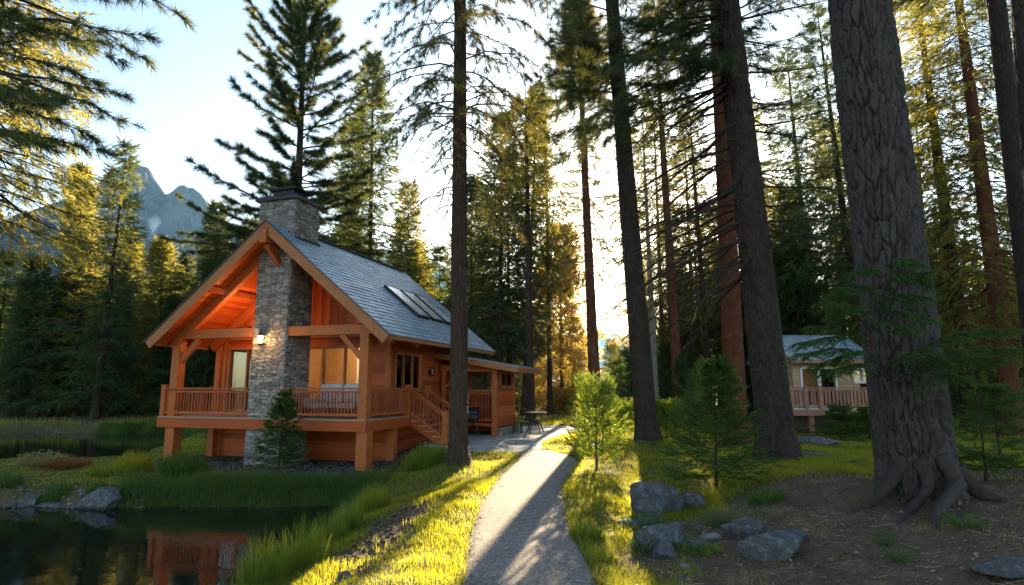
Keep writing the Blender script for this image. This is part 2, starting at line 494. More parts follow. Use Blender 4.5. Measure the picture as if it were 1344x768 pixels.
Z = height(X, Y) + .008 + .02 * (1 - (2 * tt - 1) ** 2) + .012 * (fbm(X * 4, Y * 4, 63, 3) - .5)
Z[:, 0] -= .05; Z[:, -1] -= .05
g.grid(np.stack([X, Y, Z], -1)); tag(g.build('gravel_path', m_path(), smooth=True), kind='structure')

def m_patio():
    t = NT('stone_patio'); v = t.coord(); n = t.noise(v, 3, 6); vo = t.n('ShaderNodeTexVoronoi', feature='DISTANCE_TO_EDGE'); vo.inputs['Scale'].default_value = 1.1; t.l(v, vo.inputs['Vector'])
    j = t.ramp(vo.outputs['Distance'], [(.0, (.4, .4, .4)), (.03, (1, 1, 1))])
    c = t.mix(1., t.ramp(n, [(.3, (.26, .25, .24)), (.7, (.4, .39, .37))]), j, 'MULTIPLY')
    return t.pbr(c, .8, t.bump(t.math('ADD', n, t.math('MINIMUM', t.math('MULTIPLY', vo.outputs['Distance'], 20.), 1.)), .015), spec=.25)
ax_ = np.arange(-3.9, 3.9, .09); ay_ = np.arange(18.9, 31.6, .09); A, B = np.meshgrid(ax_, ay_, indexing='ij')
pd_ = poly_d(A, B, PATIO) + .07 * (fbm(A * 2.2, B * 2.2, 3, 3) - .5)
V = np.stack([A, B, height(A, B) + .016 - .08 * S(.05, -.1, pd_)], -1).reshape(-1, 3)
i, j = np.meshgrid(np.arange(len(ax_) - 1), np.arange(len(ay_) - 1), indexing='ij'); n_ = len(ay_)
Q = np.stack([i * n_ + j, (i + 1) * n_ + j, (i + 1) * n_ + j + 1, i * n_ + j + 1], -1).reshape(-1, 4)
Q = Q[(pd_.ravel()[Q] > -.16).all(1)]; u_, inv = np.unique(Q, return_inverse=True)
g = Geo(); g.add(V[u_], inv.reshape(-1, 4)); tag(g.build('stone_patio', m_patio(), smooth=True), kind='structure')

# mountains far beyond
def m_mountain():
    t = NT('mountain_rock'); v = t.coord(); n = t.noise(v, .006, 8, .65); n2 = t.noise(v, .03, 6, .7)
    z = t.n('ShaderNodeSeparateXYZ'); t.l(t.n('ShaderNodeNewGeometry').outputs['Position'], z.inputs[0])
    rock = t.ramp(n2, [(.3, (.026, .03, .04)), (.7, (.095, .10, .115))]); wood = t.ramp(n2, [(.3, (.012, .022, .014)), (.7, (.03, .05, .025))])
    f = t.math('ADD', t.math('MULTIPLY', z.outputs[2], 1 / 420.), t.math('MULTIPLY', t.math('SUBTRACT', n, .5), 2.2))
    c = t.mix(t.ramp(f, [(.45, (0, 0, 0)), (.7, (1, 1, 1))]), wood, rock)
    sn = t.attr('snow')[2]; c = t.mix(sn, c, (.75, .77, .8))
    return t.pbr(c, .95, t.bump(n2, 12., .8), spec=.1)
SKX = [-2600, -1700, -1330, -1160, -1030, -960, -910, -870, -835, -795, -735, -650, -520, -380, -240, -120, 20, 160, 520, 900, 1600, 2600]
SKZ = [150, 310, 410, 470, 530, 585, 555, 495, 520, 505, 412, 352, 330, 345, 352, 290, 210, 130, 100, 110, 100, 80]
mx = np.linspace(-2400, 2200, 420); my = np.linspace(820, 2100, 130); A, B = np.meshgrid(mx, my, indexing='ij')
def ridged(x, y, s, o=5):
    r = 0; a = .5
    for k in range(o):
        n = 1 - np.abs(2 * vn(x, y, s + k * 7) - 1); r = r + a * n * n; x = x * 2.1 + 5; y = y * 2.1 + 9; a *= .5
    return r
wx_ = A + 90 * (fbm(A * .004, B * .004, 71, 3) - .5)
sk = np.interp(wx_, SKX, SKZ)
fr = np.clip((1500 - B) / 680, -1, 1); prof = np.where(fr > 0, (1 - fr) ** 1.25, 1 - .8 * np.abs(fr))
rg = ridged(A * .0075, B * .0022, 77)
MZ = sk * prof * (1 + .0 * rg) + (rg - .62) * 150 * S(1, .25, fr) * S(-.02, .14, np.abs(fr)) * S(0, .5, prof) - 25 * S(.75, 1, fr)
MZ = MZ + 14 * (ridged(A * .03, B * .02, 79, 3) - .5) * S(0, .3, prof)
g = Geo(); g.grid(np.stack([A, B, MZ], -1)[:, ::-1])
mountain = g.build('mountain', m_mountain(), smooth=False); tag(mountain, kind='structure')
sn = .75 * S(.72, .95, np.exp(-(((A + 845) / 17) ** 2 + ((B - 1395) / 40) ** 2)) + .8 * np.exp(-(((A + 905 - (B - 1330) * .1) / 7) ** 2 + ((B - 1320) / 50) ** 2)))
at = mountain.data.attributes.new('snow', 'FLOAT', 'POINT'); at.data.foreach_set('value', sn[:, ::-1].ravel().astype(np.float32))

# ------------------------------------------------------------------ the timber cabin by the pond
M = dict(
    siding=m_wood('cedar_siding', (.55, .112, .021), (.29, .05, .010), (.5, .5, 9)),
    beam=m_wood('timber_beam', (.54, .155, .036), (.32, .078, .018), (2.2, 2.2, 2.2)),
    rail=m_wood('rail_wood', (.48, .115, .028), (.27, .056, .014), (3, 3, 3)),
    deck=m_wood('deck_board', (.45, .33, .24), (.28, .19, .13), (.6, 6, 6)),
    ceil=m_wood('ceiling_plank', (.54, .12, .022), (.32, .06, .012), (6, .5, 6)),
    fascia=m_wood('fascia_wood', (.46, .17, .055), (.30, .10, .032), (1.5, 6, 1.5)),
    black=m_plain('black_metal', (.012, .012, .013), rough=.45, spec=.5),
    lead=m_plain('dark_flashing', (.035, .04, .045), rough=.4, metal=.4),
    frame=m_wood('window_wood', (.42, .18, .06), (.25, .09, .03), (4, 4, 4)),
    glass=m_glass('window_glass'),
    curtain=m_plain('curtain_cloth', (.62, .56, .45), (.5, .44, .34), 3, .9, bump=.01),
    cream=m_plain('cream_plaster', (.60, .40, .21), (.52, .34, .17), 2, .9),
    floorw=m_wood('floor_wood', (.35, .2, .1), (.22, .12, .06)),
    cush=m_plain('grey_cushion', (.5, .5, .5), (.4, .4, .41), 8, .95),
)
def m_slate(name, a, b, c):
    t = NT(name); isl = t.n('ShaderNodeNewGeometry').outputs['Random Per Island']; n = t.noise(t.coord((1, 1, 1)), 9, 5)
    col = t.ramp(t.math('ADD', t.math('MULTIPLY', isl, .7), t.math('MULTIPLY', n, .3)), [(.1, a), (.5, b), (.9, c)])
    return t.pbr(col, t.math('ADD', t.math('MULTIPLY', n, .25), .32), t.bump(n, .006), spec=.6)
M['slate'] = m_slate('slate_shingle', (.15, .22, .28), (.22, .30, .37), (.30, .38, .45))
def m_stone(name):
    t = NT(name); tv = t.attr('tint')[2]; n = t.noise(t.coord(), 14, 6, .7); mo = t.attr('joint')[2]
    c = t.ramp(t.math('ADD', t.math('MULTIPLY', tv, .75), t.math('MULTIPLY', n, .3)), [(.1, (.13, .115, .10)), (.45, (.24, .21, .185)), (.7, (.30, .27, .25)), (.95, (.38, .33, .28))])
    return t.pbr(t.mix(mo, c, (.10, .09, .08)), .9, t.bump(n, .015), spec=.2)
M['stone'] = m_stone('chimney_stone')

def lap_wall(g, o, d, n, L, z0, z1, holes=(), bh=.19, top=None):
    """horizontal lap boards from o along d, facing n; holes (a0,a1,z0,z1); top(a)->height limit"""
    o = np.array(o, float); d = np.array(d, float); n = np.array(n, float); Z = np.array((0, 0, 1.))
    z = z0
    while z < z1 - .01:
        cuts = sorted({z, min(z + bh, z1)} | {h for q in holes for h in q[2:] if z < h < min(z + bh, z1)})
        for c0, c1 in zip(cuts[:-1], cuts[1:]):
            m = (c0 + c1) / 2
            iv = [(0, L)]
            for q in holes:
                if q[2] < m < q[3]:
                    iv = [p for a, b in iv for p in ((a, min(b, q[0])), (max(a, q[1]), b)) if p[1] - p[0] > .01]
            for a, b in iv:
                f = lambda zz: .035 - .027 * (zz - z) / bh
                P = [o + d * a + Z * c0 - n * .1, o + d * b + Z * c0 - n * .1, o + d * b + Z * c0 + n * f(c0), o + d * a + Z * c0 + n * f(c0),
                     o + d * a + Z * c1 - n * .1, o + d * b + Z * c1 - n * .1, o + d * b + Z * c1 + n * f(c1), o + d * a + Z * c1 + n * f(c1)]
                if np.cross(d, -n)[2] > 0: g.hexa([P[3], P[2], P[1], P[0], P[7], P[6], P[5], P[4]])
                else: g.hexa(P)
        z += bh
def window(par, o, d, n, a0, a1, z0, z1, mull=1, sill=True, name='window', fm=None, fw=.09, gm=None):
    """frame standing proud of the wall, one pane behind"""
    o = np.array(o, float); d = np.array(d, float); n = np.array(n, float); Z = np.array((0, 0, 1.))
    g = Geo(); q = lambda a, z, k: o + d * a + Z * z + n * k
    for a, b in (((a0, z0), (a0, z1)), ((a1, z0), (a1, z1))):
        g.bar(q(*a, .01), q(*b, .01), fw, .16, up=n)
    for z in (z0, z1): g.bar(q(a0 + fw / 2, z, .01), q(a1 - fw / 2, z, .01), .155, fw)
    for k in range(1, mull + 1):
        a = a0 + (a1 - a0) * k / (mull + 1); g.bar(q(a, z0 + fw / 2, 0), q(a, z1 - fw / 2, 0), fw * .7, .1, up=n)
    if sill: g.bar(q(a0 - .08, z0 - fw * .8, .06), q(a1 + .08, z0 - fw * .8, .06), .22, .05)
    f = g.build(name, fm or M['frame'], par)
    p = Geo(); p.bar(q(a0, (z0 + z1) / 2, -.02), q(a1, (z0 + z1) / 2, -.02), .012, z1 - z0); p.build('pane', gm or M['glass'], f)
    return f
def rail(par, a, b, z0a, z0b, h=.92, sp=.115, m=None, post_a=False, post_b=False, w=.042, name='railing'):
    g = Geo(); a = np.array([*a, z0a], float); b = np.array([*b, z0b], float); Z = np.array((0, 0, 1.))
    g.bar(a + Z * h, b + Z * h, .14, .055); g.bar(a + Z * (h - .1), b + Z * (h - .1), .05, .07); g.bar(a + Z * .13, b + Z * .13, .06, .08)
    L = np.linalg.norm((b - a)[:2]); k = max(2, int(L / sp))
    for i in range(1, k):
        c = a + (b - a) * (i + rng.normal(0, .06)) / k; j = np.append(rng.normal(0, .006, 2), 0)
        g.bar(c + Z * .17, c + Z * (h - .13) + j, w, w * .8)
    o = g.build(name, m or M['rail'], par)
    for f, p in ((post_a, a), (post_b, b)):
        if f:
            q = Geo(); q.box(p[0] - .085, p[0] + .085, p[1] - .085, p[1] + .085, p[2] - .05, p[2] + h + .1); q.box(p[0] - .105, p[0] + .105, p[1] - .105, p[1] + .105, p[2] + h + .1, p[2] + h + .13)
            q.build('newel_post', M['beam'], o)
    return o
def post(par, u, v, z0, z1, w=.3):
    g = Geo(); g.box(u - w / 2, u + w / 2, v - w / 2, v + w / 2, z0, z1); return g.build('post', M['beam'], par)

ZE, ZR, HWD, RL = 4.04, 7.77, 4.49, 9.33
SL = math.hypot(HWD, ZR - ZE); DU, DZ = HWD / SL, (ZR - ZE) / SL
def roof_pt(sd, s_, off):                                      # on the slope: s_ down from the ridge, off above the top plane
    return sd * (s_ * DU + off * DZ), ZR - s_ * DZ + off * DU
def under(u, d=.2): return ZR - abs(u) * (ZR - ZE) / HWD - d / DU

cabin = thing('timber_cabin', 'orange cedar log cabin with a stone chimney and slate gable roof above the pond', 'cabin', (HO[0], HO[1], 0), -HA)
# walls
WH = [(.2, 1.8, 1.6, 3.9), (3.4, 5.95, 1.62, 3.88)]
g = Geo(); lap_wall(g, (-3.8, 2.8, 0), (1, 0, 0), (0, -1, 0), 6.8, -.1, 4.25, WH)
g.build('wall', M['siding'], cabin)
g = Geo(); lap_wall(g, (3.0, 2.9, 0), (0, 1, 0), (1, 0, 0), 6.3, -.1, 5.05, [(.25, 2.3, 2.42, 3.66)])
g.build('wall', M['siding'], cabin)
g = Geo(); lap_wall(g, (-3.8, 2.9, 0), (0, 1, 0), (-1, 0, 0), 6.3, -.1, 4.35); g.build('wall', M['siding'], cabin)
g = Geo(); lap_wall(g, (-3.7, 9.2, 0), (1, 0, 0), (0, 1, 0), 6.6, -.1, 4.3); g.build('wall', M['siding'], cabin)
k = 0                                               # front and back gables: upright boards
for v0 in (2.78, 9.1):
    g = Geo()
    for u0 in np.arange(-3.8, 3.0, .17):
        u1 = min(u0 + .165, 3.0); e = .012 * (k % 2); k += 1
        h0, h1 = under(u0, .17), under(u1, .17)
        g.hexa([(u0, v0 - e, 4.25), (u1, v0 - e, 4.25), (u1, v0 + .1, 4.25), (u0, v0 + .1, 4.25), (u0, v0 - e, h0), (u1, v0 - e, h1), (u1, v0 + .1, h1), (u0, v0 + .1, h0)])
    g.build('gable_boards', M['siding'], cabin)
g = Geo()
g.box(-3.84, -3.7, 2.7, 2.86, 0, 4.4); g.build('corner_trim', M['beam'], cabin)
g = Geo(); g.box(2.92, 3.06, 2.7, 2.86, 0, 4.4); g.box(3.061, 3.09, 2.72, 2.86, 0, 5.0); g.build('corner_trim', M['beam'], cabin)
g = Geo(); g.box(-3.69, 2.91, 2.7, 2.76, 4.2, 4.4); g.build('trim_board', M['beam'], cabin)
window(cabin, (-3.8, 2.8, 0), (1, 0, 0), (0, -1, 0), .2, 1.8, 1.6, 3.9, 1, sill=False, name='door')
window(cabin, (-3.8, 2.8, 0), (1, 0, 0), (0, -1, 0), 3.4, 5.95, 1.62, 3.88, 2, sill=False)
sw = window(cabin, (3.0, 2.9, 0), (0, 1, 0), (1, 0, 0), .25, 2.3, 2.42, 3.66, 2)
g = Geo(); g.box(2.86, 2.9, 3.82, 4.5, 2.45, 3.63); g.build('shutter', M['siding'], sw)
g = Geo()
def curtain(g, a, b, z0, z1, axis, c, n=60, amp=.035):
    t = np.linspace(a, b, n); w = c + amp * np.sin((t - a) * 34 + 1.5 * np.sin(t * 5))
    P = [np.stack([(t if axis == 0 else w), (w if axis == 0 else t), np.full(n, z)], -1) for z in np.linspace(z0, z1, 5)]
    g.grid(np.array(P))
curtain(g, -3.5, -2.5, 1.6, 3.9, 0, 3.02); g.build('curtain', M['curtain'], cabin, smooth=True)
g = Geo(); curtain(g, 4.55, 4.95, 2.4, 3.68, 1, 2.82, 24); g.build('curtain', M['curtain'], cabin, smooth=True)
# the lit room behind the big window
g = Geo(); g.box(-3.6, 2.8, 2.95, 6.0, 1.42, 1.5); g.build('room_floor', M['floorw'], cabin)
g = Geo(); g.box(-3.6, 2.8, 6.0, 6.1, 1.5, 4.3); g.box(-2.0, -1.9, 2.95, 6.0, 1.5, 4.3); g.box(-3.6, 2.8, 2.95, 6.1, 4.3, 4.36); g.build('room_wall', M['cream'], cabin)
# roof
for sd in (-1, 1):
    g = Geo(); n = 27; cs = (SL + .06) / n
    for i in range(n):
        s0, s1 = i * cs - .02, (i + 1) * cs + .015
        v = .0 - (.14 if i % 2 else 0) * 0
        while v < RL - .02:
            w = rng.uniform(.24, .42); v1 = min(v + w, RL); e = .038 + rng.normal(0, .004)
            p = [roof_pt(sd, s0, .0), roof_pt(sd, s1, .0), roof_pt(sd, s1, e), roof_pt(sd, s0, .016)]
            c = [(p[k][0], vv, p[k][1]) for vv in (v + .003, v1 - .003) for k in range(4)]
            g.add(c, [(0, 1, 2, 3), (7, 6, 5, 4), (0, 4, 5, 1), (1, 5, 6, 2), (2, 6, 7, 3), (3, 7, 4, 0)] if sd < 0 else [(3, 2, 1, 0), (4, 5, 6, 7), (1, 5, 4, 0), (2, 6, 5, 1), (3, 7, 6, 2), (0, 4, 7, 3)])
            v = v1
    rf = g.build('roof_slope', M['slate'], cabin)
    g = Geo(); s_ = .02
    while s_ < SL - .02:
        a, b = roof_pt(sd, s_ + .07, -.05), roof_pt(sd, s_ + .07, -.05)
        g.bar((a[0], .03, a[1]), (b[0], RL - .03, b[1]), .138, .09, up=(sd * DZ, 0, DU)); s_ += .142
    g.build('roof_planks', M['ceil'], rf)
    g = Geo(); a, b = roof_pt(sd, .0 if sd > 0 else .03, -.16), roof_pt(sd, SL + .06, -.16)
    for v in (-.03, RL + .03): g = Geo(); g.bar((a[0], v, a[1]), (b[0], v, b[1]), .055, .30, up=(sd * DZ, 0, DU)); g.build('rake_board', M['fascia'], rf)
    g = Geo(); a, b = roof_pt(sd, .0, .01), roof_pt(sd, SL + .09, .01)
    for v in (-.04, RL + .04): g = Geo(); g.bar((a[0], v, a[1]), (b[0], v, b[1]), .09, .035, up=(sd * DZ, 0, DU)); g.build('drip_edge', M['lead'], rf)
    g = Geo(); a = roof_pt(sd, SL + .075, -.06); g.bar((a[0], .02, a[1]), (a[0], RL - .02, a[1]), .04, .14); g.build('eave_board', M['fascia'], rf)
    g = Geo(); a, b = roof_pt(sd, .1, -.26), roof_pt(sd, SL - .12, -.26)
    for v in (.85, 2.6): g = Geo(); g.bar((a[0], v, a[1]), (b[0], v, b[1]), .2, .3, up=(sd * DZ, 0, DU)); g.build('rafter', M['beam'], cabin)
    g = Geo(); s_ = SL * .52; a = roof_pt(sd, s_, -.2); g.bar((a[0], .05, a[1]), (a[0], 2.7, a[1]), .16, .2); g.build('purlin', M['beam'], cabin)
    if sd > 0:
        for k in range(3):                                     # three skylights in a row, on the right slope
            v0 = 4.1 + k * 1.25; v1 = v0 + .95; s0, s1 = 2.55, 4.35
            def fr(s_, v, o): x, z = roof_pt(1, s_, o); return (x, v, z)
            sk = Geo()
            for p, q in (((s0, v0), (s1, v0)), ((s0, v1), (s1, v1)), ((s0, v0), (s0, v1)), ((s1, v0), (s1, v1))):
                sk.bar(fr(*p, .06), fr(*q, .06), .07, .16, up=(DZ, 0, DU))
            so_ = sk.build('skylight', M['lead'], cabin)
            pn = Geo(); pn.bar(fr((s0 + s1) / 2, v0, .125), fr((s0 + s1) / 2, v1, .125), s1 - s0 - .06, .02, up=(DZ, 0, DU))
            if 'sky_glass' not in M:
                t = NT('sky_sheen_glass'); M['sky_glass'] = t.pbr((.72, .74, .76), .25, None, .5, 1.0)  # pale base puts the sheen of reflected sky into the pane colour
            pn.build('pane', M['sky_glass'], so_)
g = Geo(); g.bar((0, 2.1, ZR + .03), (0, RL + .03, ZR + .03), .24, .05); g.build('ridge_cap', M['lead'], cabin)
g = Geo(); g.bar((-.02, -.14, ZR - .5), (-.02, .74, ZR - .5), .26, .42); g.bar((-.02, .1, ZR - .75), (-.02, .74, ZR - 1.25), .16, .2); g.build('ridge_beam', M['beam'], cabin)
# porch frame
for u in (-4.0, 3.28): post(cabin, u, .85, 1.5, 4.12, .30)
for u in (-3.95, 3.32): post(cabin, u, .85, -.3, 1.17, .36)
for u in (-3.95, 3.3): post(cabin, u, 2.6, -.3, 1.17, .25)
g = Geo(); g.bar((-4.35, .85, 4.27), (-.86, .85, 4.27), .24, .3); g.build('beam', M['beam'], cabin)
g = Geo(); g.bar((.42, .85, 4.27), (3.62, .85, 4.27), .24, .3); g.build('beam', M['beam'], cabin)
for u in (-4.0, 3.28):
    g = Geo(); g.bar((u, .35, 4.52), (u, 2.9, 4.52), .22, .22); g.build('beam', M['beam'], cabin)
for a, b in (((-3.88, .85, 3.35), (-3.15, .85, 4.13)), ((3.16, .85, 3.35), (2.4, .85, 4.13)), ((3.28, .97, 3.35), (3.28, 1.7, 4.42)), ((-4.0, .97, 3.35), (-4.0, 1.7, 4.42))):
    g = Geo(); g.bar(a, b, .13, .16); g.build('knee_brace', M['beam'], cabin)
post(cabin, -4.0, 2.72, 1.5, 4.4, .2)
# deck
g = Geo(); v = .56
while v < 2.68: g.box(-4.42, 3.48, v, v + .135, 1.49, 1.53, .001); v += .141
v = 2.75
while v < 5.0: g.box(3.06, 3.48, v, v + .135, 1.49, 1.53, .001); v += .141
g.build('deck', M['deck'], cabin)
g = Geo(); g.bar((-4.45, .62, 1.33), (3.5, .62, 1.33), .06, .31); g.bar((3.47, .66, 1.33), (3.47, 5.0, 1.33), .06, .31); g.bar((-4.42, .66, 1.33), (-4.42, 2.75, 1.33), .06, .31)
g.bar((-4.3, .95, 1.3), (3.4, .95, 1.3), .2, .24); g.bar((-4.3, 2.4, 1.3), (3.4, 2.4, 1.3), .15, .22)
for u in np.arange(-4.2, 3.4, .5): g.bar((u, .7, 1.41), (u, 2.65, 1.41), .05, .14)
g.build('deck_frame', M['siding'], cabin)
rail(cabin, (-4.33, .72), (-.9, .72), 1.53, 1.53, post_a=True)
rail(cabin, (.46, .72), (3.38, .72), 1.53, 1.53, post_b=True)
rail(cabin, (-4.33, .84), (-4.33, 2.62), 1.53, 1.53)
rail(cabin, (3.40, .86), (3.40, 3.5), 1.53, 1.53, post_b=True)
# stairs down to the patio
st = Geo()
for v in (3.58, 4.82): st.bar((3.46, v, 1.38), (4.86, v, .52), .06, .28)
stairs = st.build('stairs', M['siding'], cabin)
for k in range(5):
    g = Geo(); g.box(3.52 + k * .27, 3.83 + k * .27, 3.5, 4.9, 1.33 - k * .17, 1.375 - k * .17); g.build('tread', M['deck'], stairs)
rail(cabin, (3.5, 3.52), (4.8, 3.52), 1.50, .66, post_b=True)
rail(cabin, (3.5, 4.86), (4.8, 4.86), 1.50, .66, post_a=True, post_b=True)

# chimney of field stone
def stone_block(g, u0, u1, v0, v1, z0, z1, bat=0., cell=(.27, .105), amp=.032, seed=3, st=.035):
    """four displaced faces; bat widens the foot"""
    J = []
    for o, d, n, L in (((u0, v0), (1, 0), (0, -1), u1 - u0), ((u1, v0), (0, 1), (1, 0), v1 - v0), ((u1, v1), (-1, 0), (0, 1), u1 - u0), ((u0, v1), (0, -1), (-1, 0), v1 - v0)):
        a = np.linspace(0, 1, max(3, int(L / st))); z = np.linspace(z0, z1, max(3, int((z1 - z0) / st))); A, Zm = np.meshgrid(a, z, indexing='ij')
        k = bat * (1 - (Zm - z0) / (z1 - z0))
        q = A * L + o[0] * 3.7 + o[1] * 5.1 + n[0] * 11; w1 = .25 * (fbm(q * 3, Zm * 3, seed + 50, 3) - .5)
        f1, gap, idv = voro(q / cell[0] + w1 * 2, Zm / cell[1] + w1 * 2, seed)
        bulge = np.minimum(gap / .28, 1); e = np.minimum(1, np.minimum(A, 1 - A) * L / .03)
        disp = amp * (bulge * (.45 + .75 * idv) + .35 * (fbm(q * 18, Zm * 18, seed + 3, 3) - .5)) * e
        dd = np.array(d, float); nn = np.array(n, float)
        wide = (A * (L + 2 * k) - k)
        P = np.array(o)[None, None] + dd * wide[..., None] + nn * (k + disp)[..., None]
        V = np.concatenate([P, Zm[..., None]], -1)
        g.grid(V[:, ::-1][::-1] if False else V[::-1]); g.tint[-1] = idv[::-1].ravel(); g.hast = True; J.append(1 - np.clip((gap[::-1] - .03) / .1, 0, 1).ravel())
    return J
g = Geo(); J = stone_block(g, -.84, .42, .72, 1.95, -.3, 6.9, bat=.05)
J += stone_block(g, -.9, .52, .70, 2.0, 6.9, 8.72, seed=8)
chim = g.build('chimney', M['stone'], cabin)
at = chim.data.attributes.new('joint', 'FLOAT', 'POINT'); at.data.foreach_set('value', np.concatenate(J).astype(np.float32))
g = Geo(); cu, cv = -.19, 1.35
def frus(g, hu0, hv0, z0, hu1, hv1, z1): g.hexa([(cu - hu0, cv - hv0, z0), (cu + hu0, cv - hv0, z0), (cu + hu0, cv + hv0, z0), (cu - hu0, cv + hv0, z0), (cu - hu1, cv - hv1, z1), (cu + hu1, cv - hv1, z1), (cu + hu1, cv + hv1, z1), (cu - hu1, cv + hv1, z1)])
frus(g, .83, .77, 8.68, .83, .77, 8.8); frus(g, .68, .62, 8.8, .42, .40, 8.98); frus(g, .40, .38, 8.98, .40, .38, 9.12); frus(g, .54, .5, 9.12, .56, .52, 9.19); frus(g, .5, .46, 9.19, .4, .36, 9.23)
g.build('chimney_cap', M['lead'], chim)
g = Geo(); g.box(-1.0, .62, .6, 2.1, ZR - .62, ZR - .56) if False else g.bar((.56, .7, 7.36), (.56, 2.05, 7.36), .05, .1)
g.build('flashing', M['lead'], chim)

# lanterns: fixed to chimney and wall
def lantern(par, p, n, on, s=1.):
    p = np.array(p, float); n = np.array(n, float); c = p + n * .14 * s
    g = Geo(); g.bar(p + np.array([0, 0, .1 * s]), p + np.array([0, 0, -.16 * s]), .1 * s, .03 * s, up=n); g.bar(p + np.array([0, 0, .16 * s]), c + np.array([0, 0, .2 * s]), .03 * s)
    g.lathe([(.0, .26), (.03, .24), (.04, .2), (.12, .14), (.13, .12), (0, .12)], 10, c) if s == 1 else g.lathe([(.0, .2), (.09, .1), (0, .1)], 10, c)
    g.lathe([(0, -.2 * s), (.04 * s, -.19 * s), (.085 * s, -.14 * s), (.085 * s, -.12 * s), (0, -.12 * s)], 10, c)
    for k in range(5):
        a = k * 2 * np.pi / 5; q = c + np.array([math.cos(a) * .1, math.sin(a) * .1, 0]) * s; g.bar(q + np.array([-.02 * math.cos(a), -.02 * math.sin(a), -.13]) * s, q + np.array([0, 0, .13]) * s, .014 * s)
    L = g.build('lantern', M['black'], par)
    g = Geo(); g.lathe([(0, -.115 * s), (.07 * s, -.115 * s), (.09 * s, .11 * s), (0, .11 * s)], 12, c)
    g.build('glass', M['lamp_on'] if on else M['glass'], L)
    if on:
        for dz in (-.02,):
            l = bpy.data.lights.new('lantern_bulb', 'POINT'); l.energy = on; l.color = (1, .55, .2); l.shadow_soft_size = .06
            o = bpy.data.objects.new('lantern_bulb', l); COL.objects.link(o); o.parent = L; o.location = c + n * .17 + np.array([0, 0, dz])
    return L
M['lamp_on'] = m_emit('lit_lantern_glass', (1, .55, .2), 5.)
lantern(cabin, (-.42, .68, 4.02), (0, -1, 0), 7.)
lantern(cabin, (3.04, 5.95, 3.08), (1, 0, 0), 0, .9)
# small up-light on the porch beam that lights the gable ceiling
g = Geo(); g.lathe([(0, 0), (.07, 0), (.09, .12), (.075, .12), (.06, .03), (0, .03)], 14, (-1.75, 1.55, 4.45)); g.bar((-1.75, .95, 4.47), (-1.75, 1.6, 4.47), .05, .05)
up = g.build('uplight', M['black'], cabin)
g = Geo(); g.lathe([(0, .0), (.06, .0), (.06, .02), (0, .03)], 12, (-1.75, 1.55, 4.50)); g.build('lens', M['lamp_on'], up)
l = bpy.data.lights.new('uplight_bulb', 'POINT'); l.energy = 17; l.color = (1, .42, .12); l.shadow_soft_size = .08
o = bpy.data.objects.new('uplight_bulb', l); COL.objects.link(o); o.parent = up; o.location = (-1.75, 1.55, 4.66)
l = bpy.data.lights.new('room_lamp', 'POINT'); l.energy = 24; l.color = (1, .62, .28); l.shadow_soft_size = .2
o = bpy.data.objects.new('room_lamp', l); COL.objects.link(o); o.parent = cabin; o.location = (.6, 4.6, 3.9)

# lean-to at the back corner
g = Geo()
def ar(u, o=0): return 3.82 - (u - 3.0) * .172 + o
g.bar((3.06, 8.1, ar(3.06, -.06)), (6.45, 8.1, ar(6.45, -.06)), 3.4, .08)
lean = g.build('leanto_roof', M['ceil'], cabin)
g = Geo()
for k in range(14):
    u0 = 3.06 + k * .243; g.hexa([(u0, 6.36, ar(u0, .0)), (u0 + .25, 6.36, ar(u0 + .25, .0)), (u0 + .25, 9.84, ar(u0 + .25, .0)), (u0, 9.84, ar(u0, .0)), (u0, 6.36, ar(u0, .02)), (u0 + .25, 6.36, ar(u0 + .25, .045)), (u0 + .25, 9.84, ar(u0 + .25, .045)), (u0, 9.84, ar(u0, .02))])
g.build('roofing', M['slate'], lean)
g = Geo(); g.bar((3.06, 6.37, ar(3.06, -.09)), (6.48, 6.37, ar(6.48, -.09)), .05, .2); g.bar((6.47, 6.4, ar(6.47, -.09)), (6.47, 9.8, ar(6.47, -.09)), .05, .18); g.build('fascia', M['fascia'], lean)
g = Geo(); g.bar((3.06, 7.0, 3.24), (5.45, 7.0, 3.2), .16, .24); g.build('beam', M['beam'], cabin)
post(cabin, 5.35, 7.0, .45, 3.12, .2)
post(cabin, 3.2, 7.0, .45, 3.12, .16)
g = Geo(); g.bar((3.9, 7.0, 3.12), (3.28, 7.0, 2.5), .1); g.build('knee_brace', M['beam'], cabin)
g = Geo(); lap_wall(g, (5.38, 7.12, 0), (0, 1, 0), (1, 0, 0), 2.4, .95, 3.22, [(.35, 2.0, 2.52, 3.08)], bh=.2); g.build('wall', M['siding'], cabin)
window(cabin, (5.38, 7.12, 0), (0, 1, 0), (1, 0, 0), .35, 2.0, 2.52, 3.08, 1)
g = Geo(); lap_wall(g, (3.1, 9.4, 0), (1, 0, 0), (0, -1, 0), 2.2, .45, 3.3, [(.3, 1.95, 2.35, 3.1)], bh=.2); g.build('wall', M['siding'], cabin)
window(cabin, (3.1, 9.4, 0), (1, 0, 0), (0, -1, 0), .3, 1.95, 2.35, 3.1, 0)
g = Geo(); J = stone_block(g, 5.2, 5.56, 7.1, 9.6, .3, .95, seed=14, cell=(.26, .16)); sb = g.build('stone_plinth', M['stone'], cabin)
at = sb.data.attributes.new('joint', 'FLOAT', 'POINT'); at.data.foreach_set('value', np.concatenate(J).astype(np.float32))
rail(cabin, (3.3, 7.0), (5.25, 7.0), 1.1, 1.1, h=1.25, sp=.13)
g = Geo(); g.box(3.25, 5.25, 6.95, 9.3, 1.0, 1.1); g.build('deck_frame', M['siding'], cabin)

